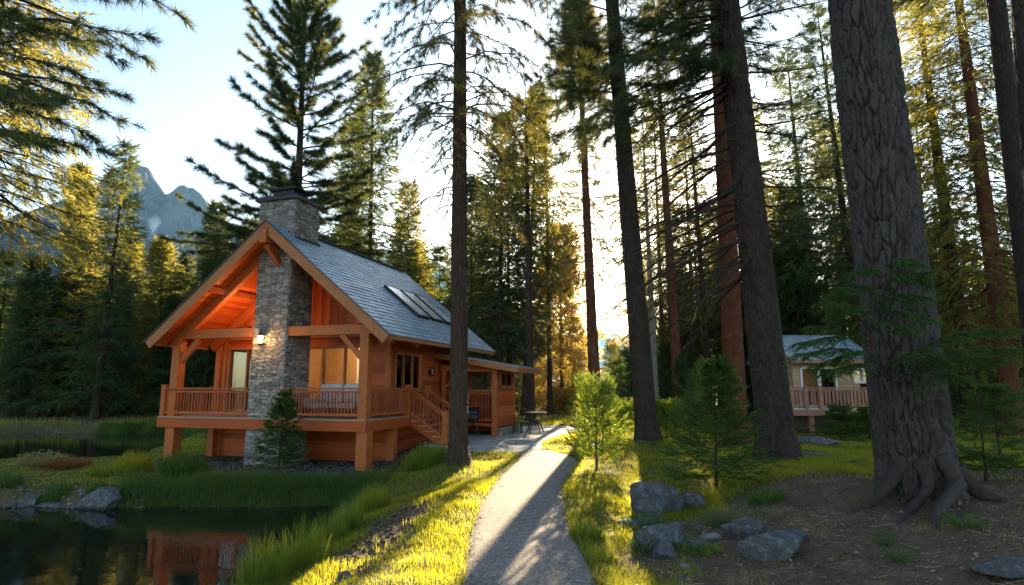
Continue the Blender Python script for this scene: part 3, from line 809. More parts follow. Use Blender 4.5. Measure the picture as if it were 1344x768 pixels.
# things on the porch and in the room
def hpos(u, v, z=0): return (HO[0] + HU[0] * u + HV[0] * v, HO[1] + HU[1] * u + HV[1] * v, z)
def rbox(g, x0, x1, y0, y1, z0, z1, r=.05):
    """soft box: chamfered all round"""
    n = 5; V = []
    import itertools
    a = np.linspace(-1, 1, 7); sg = lambda t: np.sign(t) * (1 - (1 - np.abs(t)) ** 1.0)
    for ax in range(3):
        for sd in (-1, 1):
            A, Bm = np.meshgrid(a, a, indexing='ij'); P = np.zeros(A.shape + (3,)); P[..., ax] = sd; P[..., (ax + 1) % 3] = A * sd; P[..., (ax + 2) % 3] = Bm
            h = np.array([(x1 - x0) / 2, (y1 - y0) / 2, (z1 - z0) / 2]); Q = P * h; I = np.clip(Q, -(h - r), h - r); dlt = Q - I; ln = np.linalg.norm(dlt, axis=-1, keepdims=True)
            Q = I + dlt / np.maximum(ln, 1e-9) * np.minimum(ln, r); g.grid(Q + np.array([(x0 + x1) / 2, (y0 + y1) / 2, (z0 + z1) / 2]))
sofa = thing('porch_sofa', 'outdoor sofa with pale grey cushions behind the porch railing under the lit window', 'sofa', hpos(1.7, 1.9, 1.53), -HA)
g = Geo(); g.box(-1.05, 1.05, -.4, .4, .12, .28); [g.box(x - .04, x + .04, y - .04, y + .04, 0, .12) for x in (-.95, .95) for y in (-.33, .33)]; g.build('frame', M['black'], sofa)
for x in (-1.0, 1.0): g = Geo(); rbox(g, x - .09, x + .09, -.4, .4, .28, .62); g.build('armrest', M['cush'], sofa, smooth=True)
for x in (-.45, .45): g = Geo(); rbox(g, x - .44, x + .44, -.4, .3, .28, .46); g.build('seat_cushion', M['cush'], sofa, smooth=True); g = Geo(); rbox(g, x - .43, x + .43, .18, .42, .46, 1.08, .09); g.build('back_cushion', M['cush'], sofa, smooth=True)
def picture(u, z, w, h, lab, colr):
    p = thing('picture_frame', lab, 'picture', hpos(u, 5.98, z), -HA); g = Geo()
    for a, b in (((-w, -h), (w, -h)), ((w, -h), (w, h)), ((w, h), (-w, h)), ((-w, h), (-w, -h))): g.bar((a[0], 0, a[1]), (b[0], 0, b[1]), .03, .04)
    g.build('frame', M['black'], p); g = Geo(); g.box(-w, w, -.005, .01, -h, h); g.build('picture', m_plain('print_paper', colr, rough=.8), p)
picture(.35, 3.25, .22, .26, 'left of the two small framed prints on the cabin room wall', (.5, .42, .3))
picture(1.0, 3.25, .22, .26, 'right of the two small framed prints on the cabin room wall', (.42, .33, .22))
lamp = thing('table_lamp', 'table lamp with glowing shade seen through the cabin window', 'lamp', hpos(1.75, 4.6, 2.25), -HA)
g = Geo(); g.lathe([(0, 0), (.1, 0), (.1, .02), (.03, .05), (.05, .15), (.03, .28), (.015, .32), (0, .32)], 14); g.build('base', M['black'], lamp)
g = Geo(); g.lathe([(.18, .3), (.11, .56)], 18); g.build('lamp_shade', m_emit('glowing_shade', (1, .62, .25), 1.2), lamp)
tb = thing('side_table', 'wooden side table under the glowing lamp in the cabin room', 'table', hpos(1.75, 4.6, 1.5), -HA)
g = Geo(); g.box(-.3, .3, -.25, .25, .7, .75); g.build('tabletop', M['frame'], tb); g = Geo(); [g.box(x - .025, x + .025, y - .025, y + .025, 0, .7) for x in (-.25, .25) for y in (-.2, .2)]; g.build('leg_frame', M['frame'], tb)
vs = Geo(); vs.lathe([(0, 0), (.13, 0), (.2, .25), (.17, .5), (.06, .68), (.05, .86), (.08, .9), (0, .9)], 18); vs.build('vase', M['lead'], None, True, hpos(1.05, 4.2, 1.98))
tag(bpy.data.objects['vase'], 'dark bottle shaped vase standing behind the cabin window', 'vase')
cb = thing('cabinet', 'low wooden cabinet under the dark vase behind the cabin window', 'cabinet', hpos(1.05, 4.2, 1.5), -HA); g = Geo(); g.box(-.55, .55, -.25, .25, 0, .48); g.build('body', M['frame'], cb); g = Geo(); [g.box(x - .25, x + .25, -.27, -.25, .04, .44) for x in (-.27, .27)]; g.build('door', M['siding'], cb)

# bistro table and chair on the patio, grill under the lean-to
x, y = across(702, 25.6), 25.6
bt = thing('bistro_table', 'round black metal table on the stone patio beside the lean-to', 'table', onground(x, y, .012))
g = Geo(); g.lathe([(0, .80), (.5, .80), (.53, .82), (.53, .84), (.5, .85), (0, .85)], 32); g.build('tabletop', m_plain('dark_tabletop', (.06, .06, .065), rough=.25), bt)
g = Geo(); g.lathe([(0, .3), (.035, .3), (.035, .8), (0, .8)], 10); g.build('stem', M['black'], bt)
for k in range(4):
    a = k * np.pi / 2 + .5; g = Geo(); tt_ = np.linspace(0, 1, 7); P = np.stack([np.cos(a) * (.03 + .4 * tt_), np.sin(a) * (.03 + .4 * tt_), .55 - .55 * tt_ ** 1.6], -1); g.tubes(P, np.full(7, .024), 6); g.build('leg', M['black'], bt, True)
x, y = across(684, 25.2), 25.2
ch = thing('bistro_chair', 'black metal chair on the patio left of the round table', 'chair', onground(x, y, .012), -.9)
g = Geo(); rbox(g, -.23, .23, -.22, .22, .44, .49, .02); g.build('seat', M['black'], ch, True)
g = Geo(); [g.bar((-.2 + k * .1, .22, .52), (-.2 + k * .1, .3, .95), .02) for k in range(5)]; g.bar((-.23, .3, .96), (.23, .3, .96), .04); g.build('backrest', M['black'], ch)
for sx in (-1, 1):
    for sy in (-1, 1): g = Geo(); g.bar((sx * .2, sy * .19, .45), (sx * .25, sy * .25, 0), .03); g.build('leg', M['black'], ch)
gx_, gy_, _ = hpos(4.55, 6.3)
gl = thing('barbecue_grill', 'black lidded grill standing on the patio before the lean-to railing', 'grill', onground(gx_, gy_, .012), -HA + .2)
g = Geo(); rbox(g, -.38, .38, -.25, .25, .62, .85, .05); g.build('body', M['black'], gl, True)
g = Geo(); th = np.linspace(0, np.pi, 12); P = np.array([[(x_, -.25 * math.cos(t_), .86 + .24 * math.sin(t_)) for t_ in th] for x_ in (-.38, .38)]); g.grid(P); g.prism([(-.25 * math.cos(t_), .86 + .24 * math.sin(t_)) for t_ in th], (0, 1, 0), (0, 0, 1), (.02, 0, 0), (-.38, 0, 0)); g.prism([(-.25 * math.cos(t_), .86 + .24 * math.sin(t_)) for t_ in th], (0, 1, 0), (0, 0, 1), (.02, 0, 0), (.36, 0, 0)); ld = g.build('lid', M['black'], gl)
g = Geo(); g.bar((-.2, -.3, .92), (.2, -.3, .92), .025); g.build('handle', M['lead'], ld)
for sx in (-1, 1):
    for sy in (-1, 1): g = Geo(); g.bar((sx * .3, sy * .2, .65), (sx * .34, sy * .22, 0), .03); g.build('leg', M['black'], gl)

# ------------------------------------------------------------------ the small cabin among the trees on the right
DC = 28.0
cx0 = across(1041, DC + 1.3); cx1 = across(1150, DC)
CW = cx1 - cx0
gz2 = float(height(cx0 + CW / 2, DC + 2))
M['beige'] = m_wood('beige_siding', (.52, .36, .23), (.40, .265, .16), (.4, .4, 9), .8)
M['redwood'] = m_wood('red_deck_wood', (.40, .20, .13), (.27, .12, .075), (3, 3, 3))
M['white'] = m_plain('white_paint', (.75, .74, .72), (.68, .67, .65), 4, .6)
M['dooro'] = m_wood('orange_door_wood', (.50, .24, .08), (.36, .16, .05), (3, 3, 1))
c2 = thing('small_cabin', 'small beige cabin with a raised red wood deck half hidden behind the big trunks', 'cabin', (cx0, DC + 1.3, 0), .0)
def lx(px, Y=DC + 1.3): return across(px, Y) - cx0
g = Geo(); da, db = lx(1052), lx(1097)
lap_wall(g, (0, 0, 0), (1, 0, 0), (0, -1, 0), CW, 1.45, 3.95, [(da, db, 1.6, 3.4), (lx(1121), lx(1144), 2.75, 3.35)], bh=.17); g.build('wall', M['beige'], c2)
g = Geo(); lap_wall(g, (CW, .1, 0), (0, 1, 0), (1, 0, 0), 3.9, 1.45, 3.95, bh=.17); g.build('wall', M['beige'], c2)
g = Geo(); lap_wall(g, (0, 4, 0), (1, 0, 0), (0, 1, 0), CW, 1.45, 3.95, bh=.17); lap_wall(g, (0, .1, 0), (0, 1, 0), (-1, 0, 0), 3.8, 1.45, 3.95, bh=.17); g.build('wall', M['beige'], c2)
g = Geo(); g.box(.1, CW - .1, .1, 3.9, 1.3, 1.5); g.box(.2, CW - .3, 1.5, 3.7, -.2, 1.3); g.build('foundation', m_plain('dark_foundation', (.10, .09, .08)), c2)
dr = window(c2, (0, 0, 0), (1, 0, 0), (0, -1, 0), da, db, 1.6, 3.4, 1, sill=False, name='sliding_door', fm=M['white'], fw=.1, gm=m_glass('clear_door_glass', (.85, .85, .85), -.02))
g = Geo(); g.box(da + .05, da + (db - da) * .48, .1, .14, 1.62, 3.38); g.build('door_leaf', M['dooro'], dr)
g = Geo(); g.box(da + .1, da + .2, .06, .1, 2.3, 2.5); g.build('handle', M['lead'], dr)
w2 = window(c2, (0, 0, 0), (1, 0, 0), (0, -1, 0), lx(1121), lx(1144), 2.75, 3.35, 1, fm=M['white'], fw=.07)
g = Geo(); g.box(.15, CW - .15, 2.6, 2.7, 1.5, 3.95); g.build('room_wall', M['frame'], c2)
# roof: two slopes, ridge along the front
rz_, rr, ov = 3.74, 5.1, .75
g = Geo()
for sgn, y0, y1 in ((1, -ov, 2.0), (-1, 4 + ov, 2.0)):
    n = 13
    for i in range(n):
        a0, a1 = i / n, (i + 1) / n + .012
        ya, yb = y0 + (y1 - y0) * a0, y0 + (y1 - y0) * a1; za, zb = rz_ + (rr - rz_) * a0, rz_ + (rr - rz_) * a1
        x = -.35
        while x < CW + .5:
            w = rng.uniform(.3, .6); x1 = min(x + w, CW + .55)
            c = [(x, ya, za), (x1 - .004, ya, za), (x1 - .004, yb, zb), (x, yb, zb), (x, ya, za + .05), (x1 - .004, ya, za + .05), (x1 - .004, yb, zb + .012), (x, yb, zb + .012)]
            if sgn < 0: c = [c[k] for k in (3, 2, 1, 0, 7, 6, 5, 4)]
            g.hexa(c); x = x1
r2 = g.build('roof', M['slate'], c2)
g = Geo(); g.bar((-.35, -ov - .02, rz_ - .06), (CW + .55, -ov - .02, rz_ - .06), .04, .17); g.bar((CW + .53, -ov, rz_ - .08), (CW + .53, 2.0, rr - .08), .05, .18); g.bar((CW + .53, 2.0, rr - .08), (CW + .53, 4.7, rz_ - .08), .05, .18); g.build('fascia', M['redwood'], r2)
g = Geo(); g.prism([(-ov, rz_ - .03), (2, rr - .03), (4 + ov, rz_ - .03)], (0, 1, 0), (0, 0, 1), (CW + .8, 0, 0), (-.3, 0, 0)); g.build('soffit', M['beige'], r2)
g = Geo(); y = -1.35
while y < -.15: g.box(-.8, lx(1152, DC), y, y + .135, 1.5, 1.54); y += .14
g.build('deck', M['white'], c2)
g = Geo(); e = lx(1152, DC); g.bar((-.8, -1.38, 1.36), (e, -1.38, 1.36), .06, .28); g.bar((e, -1.36, 1.36), (e, -.1, 1.36), .06, .28); [g.bar((u, -1.3, 1.4), (u, -.1, 1.4), .05, .18) for u in np.arange(-.7, e, .6)]; g.build('deck_frame', M['redwood'], c2)
rl = rail(c2, (-.8, -1.3), (e - .08, -1.3), 1.54, 1.54, h=.92, sp=.16, m=M['redwood'], w=.1)
rail(c2, (e - .06, -1.25), (e - .06, -.05), 1.54, 1.54, h=.92, sp=.16, m=M['redwood'], w=.1)
for u in (-.75, lx(1056, DC), lx(1075, DC), e - .1):
    q = Geo(); q.box(u - .07, u + .07, -1.4, -1.26, 1.3, 2.55); q.build('newel_post', M['redwood'], rl)
for u in (.2, e - .3): q = Geo(); q.box(u - .1, u + .1, -1.2, -1.0, -.2, 1.25); q.build('post', M['redwood'], c2)
for px in (1077, 1098):
    q = Geo(); u = lx(px, DC + .9); q.box(u - .035, u + .035, -.45, -.38, 1.54, 3.72); q.build('porch_post', M['white'], c2)

# ------------------------------------------------------------------ trees
BK = dict(
    grey=m_bark('grey_bark', (.11, .19, .18), (.075, .065, .06)),
    brown=m_bark('brown_bark', (.10, .062, .044), (.028, .017, .012)),
    red=m_bark('red_bark', (.21, .08, .042), (.065, .025, .014)),
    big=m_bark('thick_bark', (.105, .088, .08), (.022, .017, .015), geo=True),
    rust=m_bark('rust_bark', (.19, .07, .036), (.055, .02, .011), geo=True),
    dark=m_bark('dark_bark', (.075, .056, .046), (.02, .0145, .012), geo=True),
    pale=m_bark('pale_bark', (.38, .34, .30), (.2, .17, .14)),
)
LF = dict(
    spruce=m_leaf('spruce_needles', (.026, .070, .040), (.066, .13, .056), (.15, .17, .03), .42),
    gold=m_leaf('sunlit_gold_needles', (.06, .085, .022), (.13, .13, .03), (.36, .31, .04), .5),  # conifer needles with the gold of low sunlight put into their colour
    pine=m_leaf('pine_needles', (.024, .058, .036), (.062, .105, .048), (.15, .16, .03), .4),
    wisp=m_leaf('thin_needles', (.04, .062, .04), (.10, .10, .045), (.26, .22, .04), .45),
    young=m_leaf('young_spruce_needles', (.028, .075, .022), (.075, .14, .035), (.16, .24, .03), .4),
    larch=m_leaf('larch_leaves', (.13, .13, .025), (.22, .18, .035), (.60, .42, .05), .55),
    hem=m_leaf('hemlock_needles', (.03, .085, .024), (.07, .15, .04), (.12, .22, .03), .38),
    shrub=m_leaf('shrub_leaves', (.06, .12, .022), (.13, .20, .04), (.34, .42, .04), .5),
)

def tpl_frond(seed, pairs=7, w=.05, side=.36):
    """a flat spray: twiglets along a stem, every one two crossed needle blades"""
    r = np.random.default_rng(seed); V = []; T = []
    def blade(a, d, l, wd):
        d = d / np.linalg.norm(d); s = np.cross(d, r.normal(0, 1, 3)); s /= np.linalg.norm(s)
        n = len(V); V.extend([a - s * wd * .25, a + s * wd * .25, a + d * l * .55 + s * wd * .6, a + d * l * .6 - s * wd * .6, a + d * l])
        T.extend([(n, n + 1, n + 2), (n, n + 2, n + 3), (n + 3, n + 2, n + 4)])
    for k in range(pairs):
        x = (k + .3) / pairs * .85
        for sd in (-1, 1):
            l = side * (1 - x * .75) * r.uniform(.7, 1.15)
            blade(np.array((x, 0, 0)), np.array((.75 + r.normal(0, .12), sd * (.8 + r.normal(0, .15)), r.normal(-.05, .22))), l, w)
    blade(np.array((.6, 0, 0)), np.array((1, 0, .03)), .42, w); blade(np.array((.1, 0, 0)), np.array((1, .05, .02)), .6, w)
    return np.array(V), np.array(T)
def tpl_tuft(seed, n=26, w=.05, spread=1.0, back=.0):
    """needle bundle round a twig end"""
    r = np.random.default_rng(seed); V = []; T = []
    for k in range(n):
        o = np.array((r.uniform(-.55 - back, .1), 0, 0)); d = np.array((1., 0, 0)) * r.uniform(.35, 1) + r.normal(0, .55, 3) * spread * np.array((0.2, 1, 1)); d /= np.linalg.norm(d)
        s = np.cross(d, r.normal(0, 1, 3)); s /= np.linalg.norm(s); l = r.uniform(.65, 1.05)
        m = len(V); V.extend([o - s * w / 2, o + s * w / 2, o + d * l + np.array((0, 0, -.06))]); T.append((m, m + 1, m + 2))
    return np.array(V), np.array(T)
def tpl_twig(seed, n=44, w=.075, l0=.2, flat=.5):
    """a young spruce twig: short needles all along a stem of length 1"""
    r = np.random.default_rng(seed); V = []; T = []
    for k in range(n):
        x = k / n; a = r.uniform(0, 2 * np.pi); d = np.array((.75, math.cos(a), math.sin(a) * flat)); d /= np.linalg.norm(d)
        s = np.cross(d, r.normal(0, 1, 3)); s /= np.linalg.norm(s); o = np.array((x, 0, 0)); l = l0 * r.uniform(.8, 1.2) * (1 - .35 * x)
        m = len(V); V.extend([o - s * w * .5, o + s * w * .5, o + d * l]); T.append((m, m + 1, m + 2))
    m = len(V); V.extend([(0, -.012, 0), (0, .012, 0), (1, 0, 0)]); T.append((m, m + 1, m + 2))
    return np.array(V), np.array(T)
def tpl_leaves(seed, n=9, sz=.3):
    r = np.random.default_rng(seed); V = []; T = []
    for k in range(n):
        o = np.array((r.uniform(0, 1), r.normal(0, .16), r.normal(0, .16))); d = r.normal(0, 1, 3) + np.array((.6, 0, -.1)); d /= np.linalg.norm(d)
        s = np.cross(d, r.normal(0, 1, 3)); s /= np.linalg.norm(s); l = sz * r.uniform(.7, 1.3); m = len(V)
        V.extend([o, o + d * l * .5 + s * l * .28, o + d * l, o + d * l * .5 - s * l * .28]); T.extend([(m, m + 1, m + 2), (m, m + 2, m + 3)])
    return np.array(V), np.array(T)
TP = dict(frond=[tpl_frond(k) for k in range(4)], thin=[tpl_frond(k + 9, 6, .028, .3) for k in range(4)], tuft=[tpl_tuft(k) for k in range(4)],
          wisp=[tpl_tuft(k + 20, 12, .035, .8, .5) for k in range(4)], twig=[tpl_twig(k) for k in range(3)], leaf=[tpl_leaves(k) for k in range(4)],
          spray=[tpl_frond(k + 40, 9, .035, .42) for k in range(4)])

def at_path(P, t):
    """P (B,K,3) sampled at t (B,n) -> position and tangent (B,n,3)"""
    K = P.shape[1]; f = np.clip(t, 0, 1) * (K - 1); i = np.minimum(f.astype(int), K - 2); w = (f - i)[..., None]; b = np.arange(len(P))[:, None]
    a, c = P[b, i], P[b, i + 1]
    return a + (c - a) * w, unit(c - a)

def limbs(r, gt, gc, z, phi, L, a, b, org, kind='frond', nt=8, tl=.45, lift=0., droop=.25, nf=3, fs=.5, r0=.03, t0=.2, bare=0., wob=.04, tseg=3, th=(.5, 1.1), endf=True, curve=0.):
    """limbs from the trunk: gt gets wood, gc foliage. z,phi,L arrays; a start slope, b curl; org(z)->(x,y,radius)"""
    B = len(z); K = 8; t = np.linspace(0, 1, K)[None]
    ox, oy, orad = org(z)
    a = np.broadcast_to(a, (B,)); b = np.broadcast_to(b, (B,))
    ph = phi[:, None] + curve * t * r.normal(0, 1, (B, 1))
    rr = L[:, None] * t * (1 - .18 * np.abs(b[:, None]) * t)
    wv = np.cumsum(r.normal(0, wob, (B, K, 3)), 1) * L[:, None, None] * .25; wv[:, 0] = 0
    P = np.stack([ox[:, None] + np.cos(ph) * rr, oy[:, None] + np.sin(ph) * rr, z[:, None] + L[:, None] * (a[:, None] * t + b[:, None] * t * t)], -1) + wv
    rad = np.clip(r0 * (L[:, None] / 3) ** .8 * (1 - .88 * t), .004, None)
    gt.tubes(P, rad, 5 if r0 > .02 else 4, cap=False)
    if nt == 0: return P
    # side twigs
    tt = t0 + (1 - t0) * (np.arange(nt)[None] + r.uniform(0, 1, (B, nt))) / nt
    p, d = at_path(P, tt)
    sd = np.where(np.arange(nt) % 2, 1., -1.)[None, :, None]
    lat = unit(np.cross(d, np.array([0, 0, 1.]))) * sd
    ang = r.uniform(th[0], th[1], (B, nt))[..., None]
    dr = unit(d * np.cos(ang) + lat * np.sin(ang) + np.array([0, 0, 1.]) * (lift + r.normal(0, .15, (B, nt)))[..., None])
    tw = tl * np.minimum(L, 5)[:, None] * (1 - .72 * tt) * r.uniform(.65, 1.25, (B, nt))
    s = np.linspace(0, 1, 4)
    TP_ = p[..., None, :] + dr[..., None, :] * (tw[..., None, None] * s[:, None]) - np.array([0, 0, 1.]) * (droop * tw[..., None] * s ** 2)[..., None]
    TP_ = TP_.reshape(-1, 4, 3)
    keep = r.uniform(0, 1, len(TP_)) >= 0
    gt.tubes(TP_, np.broadcast_to(np.array([1, .8, .55, .3]) * min(.010, r0 * .35) , (len(TP_), 4)), tseg, cap=False)
    live = TP_[r.uniform(0, 1, len(TP_)) >= bare]
    if nf and len(live):
        ft = (np.arange(nf)[None] + r.uniform(.2, .9, (len(live), nf))) / nf
        ft[:, -1] = .97
        q, dq = at_path(live, ft)
        fwd = unit(dq + r.normal(0, .22, dq.shape))
        tint = np.clip(r.normal(.5, .22, len(live))[:, None] + r.normal(0, .12, ft.shape), 0, 1)
        sc = fs * r.uniform(.7, 1.25, ft.shape)
        q, fwd, tint, sc = q.reshape(-1, 3), fwd.reshape(-1, 3), tint.ravel(), sc.ravel()
        roll = r.normal(0, .35, len(q)) if kind in ('frond', 'thin', 'spray') else None
        sel = r.integers(0, len(TP[kind]), len(q))
        for k, tp in enumerate(TP[kind]):
            m = sel == k
            gc.place(*tp, q[m], fwd[m], sc[m], tint[m], None if roll is None else roll[m])
    if endf:
        q, dq = at_path(P, np.stack([r.uniform(.8, .9, B), np.full(B, .99)], 1)); tp = TP[kind][0]
        ok = r.uniform(0, 1, B) >= bare
        gc.place(*tp, q[ok].reshape(-1, 3), dq[ok].reshape(-1, 3), fs * 1.1, None, None if kind not in ('frond', 'thin', 'spray') else np.zeros(ok.sum() * 2))
    return P

def trunk_org(H, r0, lean=(0, 0), top=.04, sweep=0., power=.9):
    def f(z):
        z = np.asarray(z, float); k = np.clip(z / H, 0, 1)
        return lean[0] * z + sweep * np.sin(k * 3.0) , lean[1] * z, np.maximum(r0 * (1 - k) ** power, top * r0 + .01)
    return f
def trunk(g, org, H, n=12, nz=26, flare=.5, amp=0., cell=(.16, .55), fine=0, z0=-.4, seed=1, roots=5, fh=.45):
    """tapering trunk with a flared foot; amp > 0 gives thick furrowed bark plates as real relief"""
    z = np.concatenate([np.linspace(z0, 1.6, max(6, nz // 3)), np.linspace(1.6, H, nz)[1:]]) if not fine else np.concatenate([np.arange(z0, fine, .028), np.linspace(fine, H, nz)])
    a = np.linspace(0, 2 * np.pi, n + 1)
    Z, A = np.meshgrid(z, a, indexing='ij')
    x, y, r = org(np.maximum(Z, 0))
    fl = 1 + flare * np.exp(-np.maximum(Z, 0) / fh) * (1 + .45 * np.cos(A * roots + seed)) + .05 * (vn(A * 1.2, Z * .8, seed) - .5) * np.sin(A / 2) ** 2
    r = r * fl
    if amp:
        m = amp * 0
        R0 = float(org(np.array(1.))[2])
        ca, sa = np.cos(A) * R0, np.sin(A) * R0
        def tri(fn): # blend two charts so that the seam does not show
            w = S(-.5, .5, np.cos(A)); return w * fn(np.mod(A, 2 * np.pi) - np.where(A > np.pi, 2 * np.pi, 0), 0) + (1 - w) * fn(np.mod(A, 2 * np.pi) - np.pi, 90)
        def plate(an, o):
            q = an * R0; wv = 1.15 * (fbm(q * 4.5, Z * 2.2, seed + 4 + o, 4) - .5)
            f1, gap, idv = voro(q / cell[0] + wv * 1.6, Z / cell[1] + wv, seed + o)
            f1b, gapb, idb = voro(q / (cell[0] * .42) + wv, Z / (cell[1] * .3) + wv, seed + 30 + o)
            big = np.minimum(gap / .22, 1) ** .7; sm = np.minimum(gapb / .35, 1)
            return big * (.6 + .4 * idv) + .28 * sm * big + .25 * (fbm(q * 22, Z * 9, seed + 8 + o, 4) - .5)
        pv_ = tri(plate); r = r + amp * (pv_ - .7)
    V = np.stack([x + np.cos(A) * r, y + np.sin(A) * r, Z], -1)
    g.grid(V.transpose(1, 0, 2))
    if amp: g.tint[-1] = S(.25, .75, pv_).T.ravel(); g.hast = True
    return g

def whorls(r, z0, z1, dz, per):
    z = []; p = []
    zz = z0
    while zz < z1:
        k = max(2, int(round(per + r.normal(0, .8)))); o = r.uniform(0, 6.3)
        for i in range(k): z.append(zz + r.normal(0, dz * .22)); p.append(o + i * 2 * np.pi / k + r.normal(0, .25))
        zz += dz * r.uniform(.8, 1.2)
    return np.array(z), np.array(p)

def finish(name, label, cat, loc, gt, gc, bark, leaf, group=None, rz=0, extra_trunk=None, smooth=True):
    t = thing(name, label, cat, loc, rz, group)
    gt.build('trunk', BK[bark], t, smooth)
    if gc is not None and gc.n: gc.build('crown', LF[leaf], t)
    return t

def spruce(seed, H, r0, base, Lmax, dz=.55, per=5, slope=(-.05, -.35), b=.12, fs=.62, nt=8, nf=2, bark='brown', leaf='spruce', kind='frond', shape=1.0, lean=(0, 0), loc=(0, 0, 0), name='spruce_tree', label='', group=None, tl=.38, dead=True, droop=.3, rand=.25):
    r = np.random.default_rng(seed); gt, gc = Geo(), Geo(); org = trunk_org(H, r0, lean)
    trunk(gt, org, H, 10, 18, .4, seed=seed)
    z, p = whorls(r, base, H - .25, dz, per); k = (H - z) / (H - base)
    L = Lmax * np.clip(k, 0, 1) ** shape * (1 + r.normal(0, rand, len(z))) * S(-.08, .10, 1 - k + .06) + .25
    L = np.clip(L, .2, None); q = 1 - np.clip(k, 0, 1)
    limbs(r, gt, gc, z, p, L, slope[1] + (slope[0] + .75 * q ** 3 - slope[1]) * q, b, org, kind, nt, tl, 0., droop, nf, fs, .035, .12)
    gc.place(*TP[kind][0], np.array([[org(H)[0], org(H)[1], H - .3]] * 3, float).reshape(-1, 3), r.normal(0, .15, (3, 3)) + np.array([0, 0, 1.]), .55)
    if dead:
        z2, p2 = whorls(r, 1.2, base, 1.0, 2.2)
        if len(z2): limbs(r, gt, Geo(), z2, p2, r.uniform(.5, 1.6, len(z2)), -.3, -.1, org, 'thin', 3, .4, 0, .2, 0, 0, .02, .3, endf=False)
    return finish(name, label, 'tree', loc, gt, gc, bark, leaf, group)

def pine(loc, label, bands, H, r0, lean=(0, 0), bark='brown', leaf='pine', n=14, nz=30, flare=.45, amp=0, cell=(.16, .55), fine=0, seed=1, sweep=0., name='pine_tree', top=.08, roots=None, power=.9, group=None, fh=.45, nroot=5):
    """trunk with limbs in bands: each band a dict for limbs() plus z0,z1,dz,per,L0,L1"""
    r = np.random.default_rng(seed); gt, gc = Geo(), Geo(); org = trunk_org(H, r0, lean, top, sweep, power)
    trunk(gt, org, H, n, nz, flare, amp, cell, fine, seed=seed, fh=fh, roots=nroot)
    for bd in bands:
        bd = dict(bd); z, p = whorls(r, bd.pop('z0'), bd['z1'], bd.pop('dz'), bd.pop('per')); z1 = bd.pop('z1')
        az = bd.pop('az', None)
        if az: p = az[0] + (p % (2 * np.pi)) / (2 * np.pi) * (az[1] - az[0])
        q = (z - z.min()) / max(z.max() - z.min(), .1); L = bd.pop('L0') * (1 - q) + bd.pop('L1') * q
        a0, a1 = bd.pop('a'); b0, b1 = bd.pop('b')
        limbs(r, gt, gc, z, p, L * r.uniform(.6, 1.15, len(z)), a0 + (a1 - a0) * q + r.normal(0, .08, len(z)), b0 + (b1 - b0) * q + r.normal(0, .05, len(z)), org, **bd)
    if roots:
        for P, rad in roots:
            P = np.array(P, float); K = 44; s_ = np.linspace(0, len(P) - 1, K); Q = np.stack([np.interp(s_, np.arange(len(P)), P[:, k]) for k in range(3)], 1)
            for _ in range(12): Q[1:-1] = (Q[:-2] + 2 * Q[1:-1] + Q[2:]) / 4
            gt.tubes(Q, np.interp(s_, np.arange(len(P)), rad), 18); V = gt.v[-1].reshape(K, 18, 3)
            kk, jj = np.meshgrid(np.arange(K) * .35, np.arange(18) * 2 * np.pi / 18, indexing='ij'); cen = V.mean(1, keepdims=True)
            dn = .55 * (fbm(kk * 1.5 + 3 * len(gt.v), 2.5 * np.sin(jj) + 7, seed, 4) - .5) + .5 * (fbm(kk * .8 + 9, 3 * np.cos(jj), seed + 3, 3) - .5)
            gt.v[-1] = (cen + (V - cen) * (1 + dn)[..., None]).reshape(-1, 3)
    return finish(name, label, 'tree', loc, gt, gc, bark, leaf, group)
DN = dict

def stand(px, Y, tpx=None, tpy=0.):
    """foot of a tree at that distance and the lean that carries its trunk through a second sighting"""
    x = across(px, Y); z = float(height(x, Y)); lean = (0., 0.)
    for _ in range(2): x = (px - 672) / 800 * (Y * math.cos(PITCH) + (z - EYE) * math.sin(PITCH)); z = float(height(x, Y))
    if tpx is not None:
        c, s = math.cos(PITCH), math.sin(PITCH); a = 384 - tpy
        d = np.array([tpx - 672., 800 * c - a * s, 800 * s + a * c]); d = d * (Y / d[1])
        lean = ((d[0] - x) / (d[2] + EYE - z), 0.)
    return (x, Y, z), lean
def topz(py, Y): return EYE + Y * math.tan(math.atan((384 - py) / 800) + PITCH)

# --- the great trunk at the right
loc, lean = stand(1207, 9.7, 1127, 0)
def rl_(px, py, dz=0.):
    x, y = spot(px, py); return (x - loc[0], y - loc[1], float(height(x, y)) - loc[2] + dz)
rt = [([(-.35, -.25, .55), (-.62, -.35, .22), tuple(np.array(rl_(1140, 666)) + (0, 0, .02)), rl_(1106, 678, -.04)], [.13, .085, .05, .02]),
      ([(-.22, -.48, .55), (-.28, -.68, .2), tuple(np.array(rl_(1190, 676)) + (0, 0, .01)), rl_(1178, 690, -.02)], [.12, .08, .045, .02]),
      ([(.05, -.5, .6), (.08, -.78, .26), tuple(np.array(rl_(1222, 684)) + (0, 0, .02)), rl_(1238, 698, -.02)], [.14, .10, .06, .025]),
      ([(.40, -.25, .4), (.62, -.4, .1), (.95, -.62, -.05)], [.16, .10, .03])]
pine(loc, 'massive furrowed grey pine trunk with spreading roots standing nearest on the right', [dict(z0=14, z1=27, dz=1.1, per=4, L0=3.5, L1=2, a=(.0, .3), b=(-.1, .1), kind='tuft', fs=.5, nt=8)], 30, .515, lean, 'big', n=230, nz=14, flare=.14, amp=.08, cell=(.10, .62), fine=9.2, seed=4, roots=rt, power=.45, fh=.35, nroot=4)
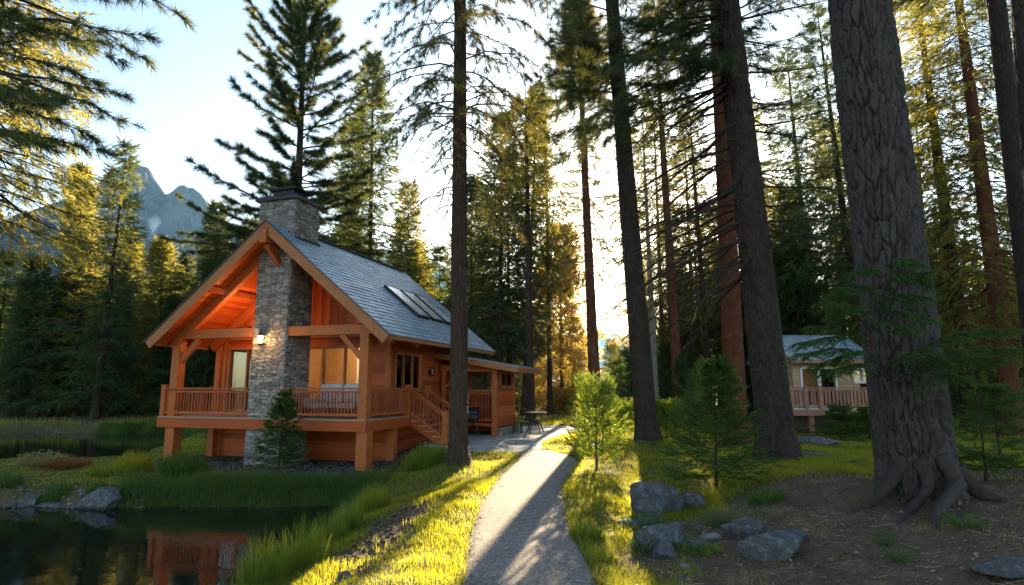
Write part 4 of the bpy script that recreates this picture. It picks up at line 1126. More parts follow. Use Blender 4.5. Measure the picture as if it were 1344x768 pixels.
# --- tall dark trunk with dead limbs, centre right
loc, lean = stand(1022, 15.6, 953, 0)
pine(loc, 'tall dark pine with long bare limbs drooping left, beside the small cabin', [
    dict(z0=5.0, z1=12.5, dz=.42, per=2.6, az=(2.35, 4.0), L0=4.2, L1=3.8, a=(-.50, -.35), b=(-.12, .0), kind='wisp', nt=7, tl=.2, nf=2, fs=.28, bare=.65, r0=.038, droop=.25, endf=False, wob=.08, curve=.25),
    dict(z0=5.5, z1=13, dz=.8, per=2, az=(-.9, .9), L0=2.6, L1=3.2, a=(-.12, .0), b=(.05, .1), kind='tuft', nt=8, tl=.28, nf=3, fs=.26, bare=.45, r0=.035),
    dict(z0=10.2, z1=14, dz=.5, per=2.4, az=(2.4, 3.9), L0=3.6, L1=3.2, a=(-.35, -.1), b=(.05, .05), kind='tuft', nt=12, tl=.32, nf=4, fs=.34, r0=.035),
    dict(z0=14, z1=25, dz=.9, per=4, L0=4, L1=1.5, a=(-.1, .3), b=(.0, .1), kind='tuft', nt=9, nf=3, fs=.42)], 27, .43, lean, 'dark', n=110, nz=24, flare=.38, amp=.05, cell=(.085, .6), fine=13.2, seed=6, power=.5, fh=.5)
loc, lean = stand(968, 21.5, 940, 0)
pine(loc, 'rust red pine trunk half hidden behind the tall dark trunk', [
    dict(z0=8, z1=16, dz=.8, per=3, L0=3, L1=3, a=(-.35, -.1), b=(-.1, .0), kind='wisp', nt=7, nf=2, fs=.3, bare=.4),
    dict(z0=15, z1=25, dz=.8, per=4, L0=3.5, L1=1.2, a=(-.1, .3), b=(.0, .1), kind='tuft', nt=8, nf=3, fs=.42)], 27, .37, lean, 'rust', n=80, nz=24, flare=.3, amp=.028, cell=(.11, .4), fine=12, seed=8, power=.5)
# --- forked pair at the right edge
loc, lean = stand(1402, 11, 1347, 0)
pine(loc, 'thick dark trunk cut off by the right edge of the view', [], 24, .30, lean, 'dark', n=90, amp=.03, cell=(.1, .4), fine=9, seed=10, power=.5)
loc, lean = stand(1379, 12.4, 1307, 0)
pine(loc, 'slimmer leaning dark trunk beside the one at the right edge', [dict(z0=11, z1=22, dz=1, per=4, L0=3, L1=1.5, a=(-.1, .2), b=(0, .1), kind='tuft', fs=.45, nt=8)], 24, .22, lean, 'dark', n=70, amp=.024, cell=(.09, .36), fine=11, seed=12, power=.5)
# --- trunk before the sun
loc, lean = stand(850, 22.4, 803, 0)
pine(loc, 'straight dark pine trunk standing in front of the low sun', [
    dict(z0=8.5, z1=17, dz=.7, per=2.6, L0=2.4, L1=3.2, a=(-.3, -.05), b=(-.1, .05), kind='wisp', nt=8, nf=2, fs=.3, bare=.4, r0=.03),
    dict(z0=12.2, z1=15.5, dz=.5, per=2.5, az=(2.3, 4.6), L0=2.8, L1=2.8, a=(-.3, -.1), b=(0, .05), kind='tuft', nt=11, nf=4, fs=.34),
    dict(z0=17, z1=28, dz=.8, per=4, L0=3.6, L1=1.2, a=(-.1, .3), b=(0, .1), kind='tuft', nt=9, nf=3, fs=.42)], 30, .40, lean, 'dark', n=80, nz=24, flare=.3, amp=.024, cell=(.1, .4), fine=11, seed=14, power=.55)
# --- lone trunk before the cabin
loc, lean = stand(602, 16.4, 604, 0)
pine(loc, 'slender brown pine with arching bare limbs between cabin and path', [
    dict(z0=7.0, z1=10.5, dz=.30, per=2.8, L0=2.3, L1=2.9, a=(.12, .35), b=(-.85, -.8), kind='wisp', nt=10, tl=.3, nf=2, fs=.26, bare=.32, r0=.024, droop=.5, lift=-.2, wob=.06, curve=.2),
    dict(z0=9.5, z1=14.5, dz=.36, per=3, L0=2.9, L1=3.4, a=(.30, .35), b=(-.75, -.55), kind='tuft', nt=11, tl=.28, nf=3, fs=.25, bare=.15, r0=.026, droop=.4, lift=-.1, wob=.06, curve=.2),
    dict(z0=14.5, z1=20, dz=.6, per=4, L0=2.8, L1=.8, a=(.1, .4), b=(-.3, 0), kind='tuft', nt=8, nf=3, fs=.32)], 21.5, .245, lean, 'brown', n=60, nz=24, flare=.55, amp=.016, cell=(.07, .3), fine=13.5, seed=16, power=.42, fh=.28, leaf='wisp')
# --- red trunk left of the sun with a tufted top
loc, lean = stand(783, 30, 760, 60)
pine(loc, 'thin red trunk pine with tufted top and lacy drooping limbs left of the sun', [
    dict(z0=6.0, z1=17.5, dz=.33, per=3, L0=2.8, L1=2.0, a=(-.15, .15), b=(-.45, -.4), kind='thin', nt=9, tl=.3, nf=1, fs=.34, bare=.35, r0=.018, droop=.5, wob=.05),
    dict(z0=17.2, z1=22.4, dz=.34, per=5, L0=2.3, L1=.5, a=(-.1, .8), b=(.05, .1), kind='tuft', nt=9, nf=3, fs=.38, leaf=None) if False else
    dict(z0=17.2, z1=22.4, dz=.34, per=5, L0=2.3, L1=.5, a=(-.1, .8), b=(.05, .1), kind='tuft', nt=9, nf=3, fs=.38)], 22.8, .31, lean, 'red', seed=18, leaf='wisp', power=.7)
# --- golden larch
loc, lean = stand(738, 61)
spruce(20, 18.5, .24, 1.2, 3.2, .42, 5, (-.1, -.38), .1, .8, 8, 3, 'brown', 'larch', 'leaf', .5, loc=loc, name='larch_tree', label='golden backlit larch with hanging leafy limbs left of the red trunk', droop=.55, rand=.35)
# --- red trunks right of the sun
loc, lean = stand(893, 36, 866, 130)
pine(loc, 'thin orange red trunk right of the low sun', [
    dict(z0=7, z1=18, dz=.5, per=3, L0=3.2, L1=2.6, a=(-.3, .0), b=(-.2, -.1), kind='thin', nt=8, nf=2, fs=.42, bare=.35, r0=.02, droop=.4),
    dict(z0=17, z1=27, dz=.5, per=4, L0=3, L1=.6, a=(-.2, .5), b=(0, .1), kind='frond', nt=8, nf=2, fs=.5)], 28, .33, lean, 'red', seed=22, leaf='wisp', power=.7)
loc, lean = stand(862, 41, 850, 300)
pine(loc, 'pale grey slim trunk between the dark trunk and the orange one', [dict(z0=9, z1=21, dz=.5, per=4, L0=2.6, L1=.5, a=(-.3, .3), b=(-.1, .1), kind='thin', nt=8, nf=2, fs=.5, bare=.2)], 22, .26, lean, 'pale', seed=24, leaf='gold', power=.7)
# --- right hand woods, trunks one can tell apart
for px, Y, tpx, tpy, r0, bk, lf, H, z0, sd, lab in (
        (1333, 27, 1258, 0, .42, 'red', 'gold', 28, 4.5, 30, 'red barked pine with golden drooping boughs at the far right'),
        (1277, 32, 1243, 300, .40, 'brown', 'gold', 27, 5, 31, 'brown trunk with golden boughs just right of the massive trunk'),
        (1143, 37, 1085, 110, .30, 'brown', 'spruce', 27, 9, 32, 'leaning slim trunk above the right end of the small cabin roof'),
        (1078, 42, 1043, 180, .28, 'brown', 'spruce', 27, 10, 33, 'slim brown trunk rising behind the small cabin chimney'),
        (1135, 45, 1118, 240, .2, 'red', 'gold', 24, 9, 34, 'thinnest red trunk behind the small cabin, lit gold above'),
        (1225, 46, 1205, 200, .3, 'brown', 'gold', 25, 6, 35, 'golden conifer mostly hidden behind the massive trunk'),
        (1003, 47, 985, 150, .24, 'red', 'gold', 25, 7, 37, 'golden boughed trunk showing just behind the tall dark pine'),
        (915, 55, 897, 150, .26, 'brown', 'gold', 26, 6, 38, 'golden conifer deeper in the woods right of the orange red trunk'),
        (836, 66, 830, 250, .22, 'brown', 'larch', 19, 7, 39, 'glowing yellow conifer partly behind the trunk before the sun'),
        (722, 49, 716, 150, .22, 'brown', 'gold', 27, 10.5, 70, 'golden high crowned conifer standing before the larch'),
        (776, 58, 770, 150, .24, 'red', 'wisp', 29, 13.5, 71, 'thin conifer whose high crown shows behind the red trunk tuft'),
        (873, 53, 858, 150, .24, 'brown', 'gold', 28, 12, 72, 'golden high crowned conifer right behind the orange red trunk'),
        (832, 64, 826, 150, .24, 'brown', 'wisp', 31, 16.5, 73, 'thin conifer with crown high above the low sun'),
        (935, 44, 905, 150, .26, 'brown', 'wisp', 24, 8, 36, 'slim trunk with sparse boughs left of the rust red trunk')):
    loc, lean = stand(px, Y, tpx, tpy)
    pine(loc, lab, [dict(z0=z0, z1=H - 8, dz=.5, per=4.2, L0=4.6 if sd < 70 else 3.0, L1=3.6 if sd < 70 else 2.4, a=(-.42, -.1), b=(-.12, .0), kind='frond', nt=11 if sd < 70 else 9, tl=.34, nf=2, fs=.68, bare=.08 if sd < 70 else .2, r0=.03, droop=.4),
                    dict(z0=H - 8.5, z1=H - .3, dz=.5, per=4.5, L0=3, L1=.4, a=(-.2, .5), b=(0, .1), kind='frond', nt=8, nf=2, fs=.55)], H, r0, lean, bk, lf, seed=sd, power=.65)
# --- behind the cabin
loc, lean = stand(379, 33, 401, 0)
pine(loc, 'big blue green pine with upswept tufted limbs behind the stone chimney', [
    dict(z0=9.6, z1=12.6, dz=.8, per=4.5, L0=5.6, L1=5.4, a=(-.12, -.02), b=(.05, .16), kind='tuft', nt=15, tl=.17, nf=4, fs=.47, r0=.045, wob=.05, th=(.4, .9)),
    dict(z0=10.1, z1=11.2, dz=.5, per=2, az=(2.7, 3.6), L0=7.0, L1=6.2, a=(-.12, -.05), b=(.18, .22), kind='tuft', nt=20, tl=.13, nf=4, fs=.38, r0=.04, wob=.03, th=(.4, .9)),
    dict(z0=12.6, z1=18.5, dz=.85, per=5, L0=3.6, L1=4.3, a=(.0, .25), b=(.1, .25), kind='tuft', nt=13, tl=.19, nf=4, fs=.47, r0=.042, wob=.05, th=(.4, .9), bare=.05),
    dict(z0=18.5, z1=26.6, dz=.75, per=5, L0=4.4, L1=.7, a=(.35, .9), b=(.3, .1), kind='tuft', nt=12, tl=.19, nf=4, fs=.46, r0=.04, wob=.05, th=(.4, .9))], 27.5, .36, lean, 'brown', 'pine', seed=40, power=.8)
for px, Y, ty, r0, sd, R_, lf, lab, tpx in (
        (481, 40, 78, .30, 41, 3.3, 'spruce', 'tall narrow spruce with golden right side behind the cabin roof', 487),
        (458, 46, 160, .24, 42, 3.0, 'spruce', 'second spruce, shorter and left of the tall narrow one behind the roof', 462),
        (535, 52, 240, .22, 43, 2.6, 'gold', 'thin golden tree between the roof ridge and the lone trunk', 536),
        (619, 50, 235, .2, 44, 1.7, 'spruce', 'very slim spruce just right of the lone trunk', 619),
        (655, 42, 150, .26, 45, 3.0, 'spruce', 'dense green spruce right of the lone trunk above the lean-to', 658),
        (668, 45, 200, .24, 46, 2.6, 'spruce', 'dark twin spruce pressed against the dense green one', 667),
        (688, 46, 110, .26, 48, 1.9, 'gold', 'spruce with golden tips left of the larch', 700)):
    loc, lean = stand(px, Y, tpx, 250); H = topz(ty, Y) - loc[2]
    spruce(sd, H, r0, 5.0, R_, .5, 6, (-.02, -.32), .1, .62, 9, 2, 'brown', lf, 'frond', .75, lean, loc, label=lab, rand=.2, tl=.36)
loc, lean = stand(697, 33, 690, 130)
pine(loc, 'straight bare brown trunk with crown of golden tufts right of the lean-to', [
    dict(z0=11.5, z1=18.5, dz=.4, per=4.5, L0=2.6, L1=.6, a=(-.3, .5), b=(-.1, .1), kind='frond', nt=9, nf=2, fs=.5),
    dict(z0=5, z1=11.5, dz=.6, per=2.2, L0=1.6, L1=2, a=(-.35, -.2), b=(-.1, 0), kind='thin', nt=6, nf=1, fs=.35, bare=.5, r0=.016)], 19, .25, lean, 'brown', 'gold', seed=47, power=.7)

# --- left side: golden conifer and the pine whose limbs reach in
loc, lean = stand(-84, 25.5)
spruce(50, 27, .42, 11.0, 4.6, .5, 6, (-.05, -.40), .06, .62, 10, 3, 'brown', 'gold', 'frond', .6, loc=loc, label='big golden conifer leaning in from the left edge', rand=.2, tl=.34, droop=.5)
loc, lean = stand(-110, 16.8)
pine(loc, 'dark long needled pine limbs reaching in from the upper left corner', [
    dict(z0=10.0, z1=17, dz=.78, per=1.8, az=(-.6, .5), L0=4.6, L1=5.6, a=(-.25, -.20), b=(.0, -.12), kind='tuft', nt=11, tl=.20, nf=3, fs=.42, r0=.04, wob=.05, t0=.25, bare=.12)], 20, .36, lean, 'brown', 'pine', seed=52)

for px, Y, ty, r0, sd, R_, lab, lf in (
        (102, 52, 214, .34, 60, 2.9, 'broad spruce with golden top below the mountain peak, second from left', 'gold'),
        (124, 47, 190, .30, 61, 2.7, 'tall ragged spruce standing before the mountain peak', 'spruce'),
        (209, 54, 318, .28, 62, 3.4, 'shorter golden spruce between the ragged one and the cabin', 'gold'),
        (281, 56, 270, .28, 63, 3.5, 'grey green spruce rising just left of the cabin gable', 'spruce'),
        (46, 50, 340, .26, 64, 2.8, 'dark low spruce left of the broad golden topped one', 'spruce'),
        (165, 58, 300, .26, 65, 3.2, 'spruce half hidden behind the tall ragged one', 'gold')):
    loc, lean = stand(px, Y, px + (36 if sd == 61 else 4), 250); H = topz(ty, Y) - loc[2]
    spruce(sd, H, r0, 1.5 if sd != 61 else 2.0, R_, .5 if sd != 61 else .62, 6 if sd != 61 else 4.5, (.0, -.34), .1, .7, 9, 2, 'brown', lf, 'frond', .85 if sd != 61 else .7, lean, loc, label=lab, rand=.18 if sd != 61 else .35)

# --- the woods: a few kinds, each copied
P_ = [spruce(100, 18, .26, .8, 3.3, .48, 6, (-.02, -.36), .1, .8, 7, 2, shape=.85, label='x'),
      spruce(101, 18, .24, 1.2, 2.8, .5, 5, (.0, -.42), .12, .8, 7, 2, shape=.75, label='x'),
      spruce(102, 22, .28, 5.0, 2.6, .5, 5, (-.05, -.4), .1, .75, 7, 2, 'brown', shape=.7, label='x'),
      spruce(103, 24, .30, 10., 3.0, .55, 5, (.0, -.35), .08, .75, 7, 2, 'red', 'gold', shape=.6, label='x'),
      spruce(104, 9, .14, .4, 2.0, .36, 6, (.0, -.3), .1, .6, 6, 2, shape=.9, label='x'),
      spruce(105, 7, .12, .3, 1.9, .34, 6, (.05, -.25), .1, .55, 6, 2, leaf='young', shape=.8, label='x')]
used = set()
def plant(k, x, y, sc, label, group):
    o = P_[k] if k not in used else dup(P_[k]); used.add(k)
    o.location = onground(x, y, -.1); o.rotation_euler = (0, 0, rng.uniform(0, 6.28)); o.scale = (sc * rng.uniform(.9, 1.1),) * 2 + (sc,)
    o['label'] = label; o['group'] = group
    return o
HT = [18, 18, 22, 24, 9, 7]
def blocked(x, y, H):
    """the open lane the low sun shines down, over lawn and path"""
    x0 = x - math.tan(SUN_AZ) * (y - 14)
    return (-3.0 < x0 < 5.2 and H > .175 * (y - 20)) or (-6.5 < x0 <= -2.4 and y > 60 and H > .2 * (y - 62) + 4)
def wood(n, xr, yr, kinds, label, group, mind=2.6, smin=.7, smax=1.15, keep=None, tries=4000):
    got = []; k = 0
    while len(got) < n and k < tries:
        k += 1; y = rng.uniform(*yr); x = xr(rng.uniform(0, 1), y); kd = int(rng.choice(kinds)); sc = rng.uniform(smin, smax); H = HT[kd] * sc
        if y < 64 and 690 < 672 + 800 * x / (y * math.cos(PITCH)) < 800: continue
        if blocked(x, y, H):
            kd = int(rng.choice([4, 5])); sc = rng.uniform(.6, 1.0); H = HT[kd] * sc
            if blocked(x, y, H): continue
        if any((x - a) ** 2 + (y - b) ** 2 < mind ** 2 for a, b in got): continue
        if keep and not keep(x, y): continue
        got.append((x, y)); plant(kd, x, y, sc, label, group)
view = lambda a, b: (lambda t, y: across(a + (b - a) * t, y))
wood(44, view(-60, 330), (50, 78), [0, 1, 0, 1, 2], 'dark shaded spruce in the treeline beyond the pond meadow', 'treeline beyond the pond meadow', smin=.55, smax=.85)
wood(26, view(300, 620), (48, 85), [0, 1, 2], 'green conifer in the woods showing above and beside the cabin roof', 'woods behind the cabin', smin=.75, smax=1.0)
wood(46, view(600, 850), (46, 100), [0, 1, 2, 4], 'dark conifer in the woods between the lean-to and the sun', 'woods between lean-to and sun', smin=.6, smax=1.0)
wood(46, view(800, 1040), (44, 100), [0, 1, 2, 3, 4], 'shaded conifer in the woods between the sun and the small cabin', 'woods between sun and small cabin', smin=.6, smax=1.0)
wood(60, view(1020, 1420), (40, 100), [0, 1, 2, 3, 4], 'conifer in the deep woods behind and right of the small cabin', 'woods behind the small cabin', smin=.7, smax=1.1)
wood(14, view(860, 1400), (34, 46), [4, 5], 'small understory spruce at the edge of the woods around the small cabin', 'understory spruces', smin=.35, smax=.75, keep=lambda x, y: not (10 < x < 19 and y < 40))
for k, o in enumerate(P_):
    if k not in used: raise RuntimeError('unused kind')

# ------------------------------------------------------------------ young trees and shrubs
def sapling(seed, px, py, H, Rr, label, leaf='young', kind='twig', dz=.16, per=6, nt=9, nf=2, fs=.2, slope=(.35, -.05), loc=None, name='young_spruce', shape=.8, base=.25, r0=.035, tl=.42, droop=.15):
    loc = loc or onground(*spot(px, py))
    r = np.random.default_rng(seed); gt, gc = Geo(), Geo(); org = trunk_org(H, r0, (r.normal(0, .02), 0), .1)
    trunk(gt, org, H, 8, 8, .3, z0=-.15, seed=seed, fh=.1)
    z, p = whorls(r, base, H - .06, dz, per); k = (H - z) / (H - base); L = Rr * np.clip(k, 0, 1) ** shape * r.uniform(.65, 1.15, len(z)) + .08
    limbs(r, gt, gc, z, p, L, slope[1] + (slope[0] - slope[1]) * (1 - k), .12, org, kind, nt, tl, .12, droop, nf, fs, .014, .1, th=(.5, .95))
    gc.place(*TP[kind][0], np.array([[org(H)[0], 0, H - fs * .7]] * 2, float), r.normal(0, .1, (2, 3)) + np.array([0, 0, 1.]), fs)
    return finish(name, label, 'young tree', loc, gt, gc, 'brown', leaf)
sapling(201, 940, 641, 2.4, 1.1, 'full young green spruce on the lawn behind the boulders', fs=.2, dz=.17, per=7, nt=8, nf=2, shape=1.0, slope=(.9, -.02))
sapling(202, 0, 0, 2.3, .68, 'young spruce growing against the foot of the stone chimney', loc=onground(-6.75, 18.15), fs=.2, dz=.17, per=6, nt=8, shape=1.0)
sapling(203, 1313, 600, 1.75, 1.1, 'thin feathery young spruce on the grass right of the massive trunk', fs=.24, dz=.2, per=5, nt=8, slope=(.3, .0))
sapling(204, 1104, 578, 1.4, .8, 'low dark young spruce beneath the small cabin deck', fs=.24, dz=.16)
sapling(205, 1142, 578, 1.3, .7, 'bushy little spruce at the right end of the small cabin deck', fs=.24, dz=.16)
sapling(206, 1295, 632, .55, .5, 'tiny dark fir by the right flank of the massive trunk', fs=.16, dz=.09)
sapling(207, 783, 613, 1.65, .72, 'bright leafy bush lit from behind beside the path', 'shrub', 'twig', .12, 6, 7, 2, .2, (1.9, .45), name='leafy_bush', shape=.4, base=.05, r0=.03)
bpy.data.objects['leafy_bush']['category'] = 'bush'
sapling(208, 875, 578, 1.2, .9, 'low bright bush between the dark trunk and the young spruce', 'shrub', 'leaf', .14, 7, 7, 2, .2, (1.0, .4), name='leafy_bush', shape=.5, base=.1, r0=.02)
sapling(209, 820, 575, 1.0, .9, 'small yellow green bush left of the trunk before the sun', 'shrub', 'leaf', .14, 7, 7, 2, .2, (1.0, .4), name='leafy_bush', shape=.5, base=.1, r0=.02)
for o in bpy.data.objects:
    if o.name.startswith('leafy_bush'): o['category'] = 'bush'

# the hemlock sapling that leans across the massive trunk: stem and boughs laid out one by one
def sight(px, py, Y):
    c, s = math.cos(PITCH), math.sin(PITCH); a = 384 - py; d = np.array([px - 672., 800 * c - a * s, 800 * s + a * c]); return d * (Y / d[1]) + np.array([0, 0, EYE])
r = np.random.default_rng(77); gt, gc = Geo(), Geo()
bx_, by_ = spot(1196, 664); b0 = np.array([bx_, by_, float(height(bx_, by_))])
stem = np.array([b0 - (0, 0, .1), sight(1193, 610, 8.75), sight(1180, 555, 8.7), sight(1163, 505, 8.65), sight(1147, 470, 8.6), sight(1141, 430, 8.6), sight(1148, 385, 8.6), sight(1160, 348, 8.6)])
def smooth_path(P, K=14):
    s_ = np.linspace(0, len(P) - 1, K); Q = np.stack([np.interp(s_, np.arange(len(P)), P[:, k]) for k in range(3)], 1)
    for _ in range(2): Q[1:-1] = (Q[:-2] + 2 * Q[1:-1] + Q[2:]) / 4
    return Q
sp = smooth_path(stem, 20); gt.tubes(sp - b0, np.linspace(.03, .006, 20), 7)
boughs = [((1147, 470, 8.6), (1100, 455, 8.4), (1052, 462, 8.2)), ((1143, 450, 8.6), (1100, 425, 8.7), (1062, 428, 8.8)), ((1141, 435, 8.6), (1110, 400, 8.4), (1072, 398, 8.2)), ((1143, 410, 8.6), (1115, 385, 8.8), (1092, 388, 9.0)),
          ((1150, 380, 8.6), (1185, 362, 8.4), (1222, 358, 8.3)), ((1146, 395, 8.6), (1180, 388, 8.8), (1215, 392, 8.9)), ((1155, 365, 8.6), (1135, 352, 8.5), (1112, 360, 8.4)), ((1160, 350, 8.6), (1180, 338, 8.6), (1205, 342, 8.6)),
          ((1165, 510, 8.65), (1230, 462, 8.5), (1300, 452, 8.3), (1350, 458, 8.2)), ((1158, 495, 8.65), (1215, 448, 8.7), (1275, 432, 8.8), (1340, 430, 8.9)), ((1170, 525, 8.65), (1230, 490, 8.4), (1265, 492, 8.3)), ((1150, 480, 8.6), (1120, 478, 8.5), (1085, 492, 8.4)), ((1142, 425, 8.6), (1165, 420, 8.4), (1200, 432, 8.3))]
extra = [((1143, 440, 8.6), (1095, 440, 8.5), (1045, 450, 8.4)), ((1145, 460, 8.6), (1110, 468, 8.8), (1070, 482, 8.9)), ((1141, 420, 8.6), (1120, 402, 8.8), (1085, 412, 9.0)), ((1148, 385, 8.6), (1130, 372, 8.5), (1100, 376, 8.4)),
         ((1155, 365, 8.6), (1190, 350, 8.5), (1225, 372, 8.4)), ((1144, 405, 8.6), (1185, 405, 8.5), (1225, 415, 8.4)), ((1152, 485, 8.65), (1190, 462, 8.5), (1235, 470, 8.4)), ((1160, 500, 8.65), (1250, 470, 8.7), (1320, 475, 8.7))]
for bh in boughs + extra:
    P = smooth_path(np.array([sight(*q) for q in bh]) - b0, 10); P = P + np.cumsum(r.normal(0, .006, P.shape), 0)
    gt.tubes(P, np.linspace(.010, .003, 10), 5)
    L = np.linalg.norm(P[-1] - P[0]); n = int(24 * L) + 8
    tt = np.linspace(.16, .98, n)[None]; q, d = at_path(P[None], tt + r.normal(0, .015, (1, n))); q, d = q[0], d[0]
    lat = unit(np.cross(d, np.array([0, 0, 1.]))) * np.where(np.arange(n) % 2, 1, -1)[:, None]; an = r.uniform(.6, 1.15, n)[:, None]
    dr = unit(d * np.cos(an) + lat * np.sin(an) + np.array([0, 0, -.1]) + r.normal(0, .12, (n, 3)))
    tw = (.13 + .22 * (1 - tt[0])) * r.uniform(.6, 1.3, n) * min(1, L / .5); s_ = np.linspace(0, 1, 4)
    W = q[:, None] + dr[:, None] * (tw[:, None, None] * s_[:, None]) - np.array([0, 0, 1.]) * (.35 * tw[:, None, None] * s_[:, None] ** 2)
    gt.tubes(W, np.broadcast_to(np.array([.003, .0025, .002, .0012]), (n, 4)), 3, cap=False)
    nf = 7; q2, d2 = at_path(W, (np.arange(nf)[None] + r.uniform(.2, .9, (n, nf))) / nf); sd = np.where(np.arange(nf) % 2, 1., -1.)[None, :, None]
    l2 = unit(np.cross(d2, np.array([0, 0, 1.]))) * sd; f = unit(d2 + l2 * r.uniform(.3, 1.2, (n, nf, 1)) + r.normal(0, .12, d2.shape)).reshape(-1, 3); q2 = q2.reshape(-1, 3)
    tn = np.repeat(np.clip(r.normal(.5, .25, n), 0, 1), nf); m = len(q2)
    for k in range(3):
        sl = np.arange(m) % 3 == k; gc.place(*TP['twig'][k], q2[sl], f[sl], r.uniform(.065, .125, sl.sum()), tn[sl], r.normal(0, .3, sl.sum()))
finish('hemlock_sapling', 'fine leaved hemlock sapling spreading flat boughs across the massive trunk', 'young tree', tuple(b0), gt, gc, 'brown', 'hem')

# ------------------------------------------------------------------ grass
def blades(g, p, L, w, lean=.35, tint=None, droop=.35):
    """p (N,3) roots"""
    N = len(p); a = rng.uniform(0, 2 * np.pi, N); b = rng.uniform(0, 2 * np.pi, N)
    d = np.stack([np.cos(a), np.sin(a), np.zeros(N)], -1); s_ = np.stack([np.cos(b), np.sin(b), np.zeros(N)], -1) * (w / 2)[:, None]
    k = np.abs(rng.normal(0, lean, N))[:, None]; up = np.array([[0, 0, 1.]]); L = L[:, None]
    m = p + L * .55 * (up + d * k * .5); t = p + L * (up * (1 - droop * k) + d * k * (1 + droop))
    V = np.stack([p - s_, p + s_, m + s_ * .8, m - s_ * .8, t], 1).reshape(-1, 3)
    i = np.arange(N)[:, None] * 5
    tint = rng.uniform(0, 1, N) if tint is None else tint
    return g.add(V, np.concatenate([i, i + 1, i + 2, i + 3], 1), np.concatenate([i + 3, i + 2, i + 4], 1), np.repeat(tint, 5))
LF['grass'] = m_leaf('grass_blade', (.04, .07, .012), (.15, .165, .03), (.50, .48, .025), .52, rough=.45)
LF['reed'] = m_leaf('reed_blade', (.045, .095, .018), (.12, .16, .03), (.36, .40, .035), .5, rough=.45)
LF['bank'] = m_leaf('bank_blade', (.03, .085, .022), (.07, .14, .035), (.16, .26, .03), .45, rough=.5)
def scatter(n, x0, x1, y0, y1, power=1.0):
    """points in the frame's wedge of ground, denser near the eye"""
    y = (rng.uniform(0, 1, n) * (y1 ** power - y0 ** power) + y0 ** power) ** (1 / power)
    return np.stack([rng.uniform(0, 1, n), y], -1)
g = Geo()
def lawn(n, y0, y1, power, Lf, wf, clump=.5):
    y = (rng.uniform(0, 1, n) * (y1 ** power - y0 ** power) + y0 ** power) ** (1 / power)
    hw = y * .87 + 1.2; x = rng.uniform(-1, 1, n) * hw
    so, gr = masks(x, y); dp = pond_d(x, y); u, v = house_uv(x, y); pd = path_d(x, y)
    cl = fbm(x * 1.3, y * 1.3, 91, 3)
    dens = (1 - so * 1.02) * (1 - gr * .97) * S(.07, -.05, pd) * S(.05, -.15, dp) * np.clip(.35 + cl * 1.2, 0, 1)
    ok = (rng.uniform(0, 1, n) < dens) & ~((u > -3.9) & (u < 3.1) & (v > 2.6) & (v < 9.4))
    x, y, cl = x[ok], y[ok], cl[ok]; z = height(x, y)
    edge = np.clip(1 - np.abs(path_d(x, y)) / .12, 0, 1)
    L = Lf * rng.uniform(.5, 1.3, len(x)) * (.45 + 1.1 * cl ** 1.5 * 1.6) * (1 - .3 * edge)
    L = L * (1 + 1.3 * S(-11, -14, x) * S(32, 40, y)) * (1 - .45 * S(-10.5, -13, x) * S(27, 23, y))
    blades(g, np.stack([x, y, z - .01], -1), L, np.maximum(wf, y * .00062) * rng.uniform(.7, 1.3, len(x)), .42, np.clip(rng.normal(.25 + .6 * cl, .2), 0, 1))
lawn(360000, 4.5, 14, 1.2, .078, .0046)
lawn(220000, 14, 30, 1.1, .09, .008)
lawn(90000, 30, 56, 1.1, .17, .014)
gr_o = g.build('grass', LF['grass']); tag(gr_o, 'short green lawn grass and meadow', 'grass', kind='stuff')

# long grass hanging over the pond's far bank and shore
g = Geo(); n = 60000; x = rng.uniform(-13.5, -3.2, n); y = rng.uniform(13.2, 18.2, n); dp = pond_d(x, y)
cl = fbm(x * .8, y * .8, 95, 3)
ok = (rng.uniform(0, 1, n) < S(-1.7, -.35, dp) * S(.18, .0, dp) * S(-9.8, -9.0, x + cl * .8)); x, y, cl = x[ok], y[ok], cl[ok]
blades(g, np.stack([x, y, height(x, y) - .03], -1), rng.uniform(.22, .5, len(x)) * (.6 + .8 * cl), rng.uniform(.007, .014, len(x)), .5, None, .5)
n = 60000; x = rng.uniform(-26, -13.5, n); y = rng.uniform(33, 43, n); dp = pond_d(x, y); ok = rng.uniform(0, 1, n) < S(-2.5, -.2, dp) * S(.25, 0, dp); x, y = x[ok], y[ok]
blades(g, np.stack([x, y, height(x, y) - .03], -1), rng.uniform(.2, .55, len(x)), rng.uniform(.012, .024, len(x)), .4)
n = 9000; x = rng.uniform(-4.9, -2.4, n); y = rng.uniform(7, 15.5, n); dp = pond_d(x, y); cl = fbm(x * 1.4, y * 1.1, 97, 3)
ok = rng.uniform(0, 1, n) < S(-.9, -.2, dp) * S(.25, .05, dp) * S(.42, .62, cl); x, y = x[ok], y[ok]
blades(g, np.stack([x, y, height(x, y) - .03], -1), rng.uniform(.2, .5, len(x)), rng.uniform(.006, .011, len(x)), .4)
tag(g.build('bank_grass', LF['bank']), 'long green grass hanging over the pond bank', 'grass', kind='stuff')

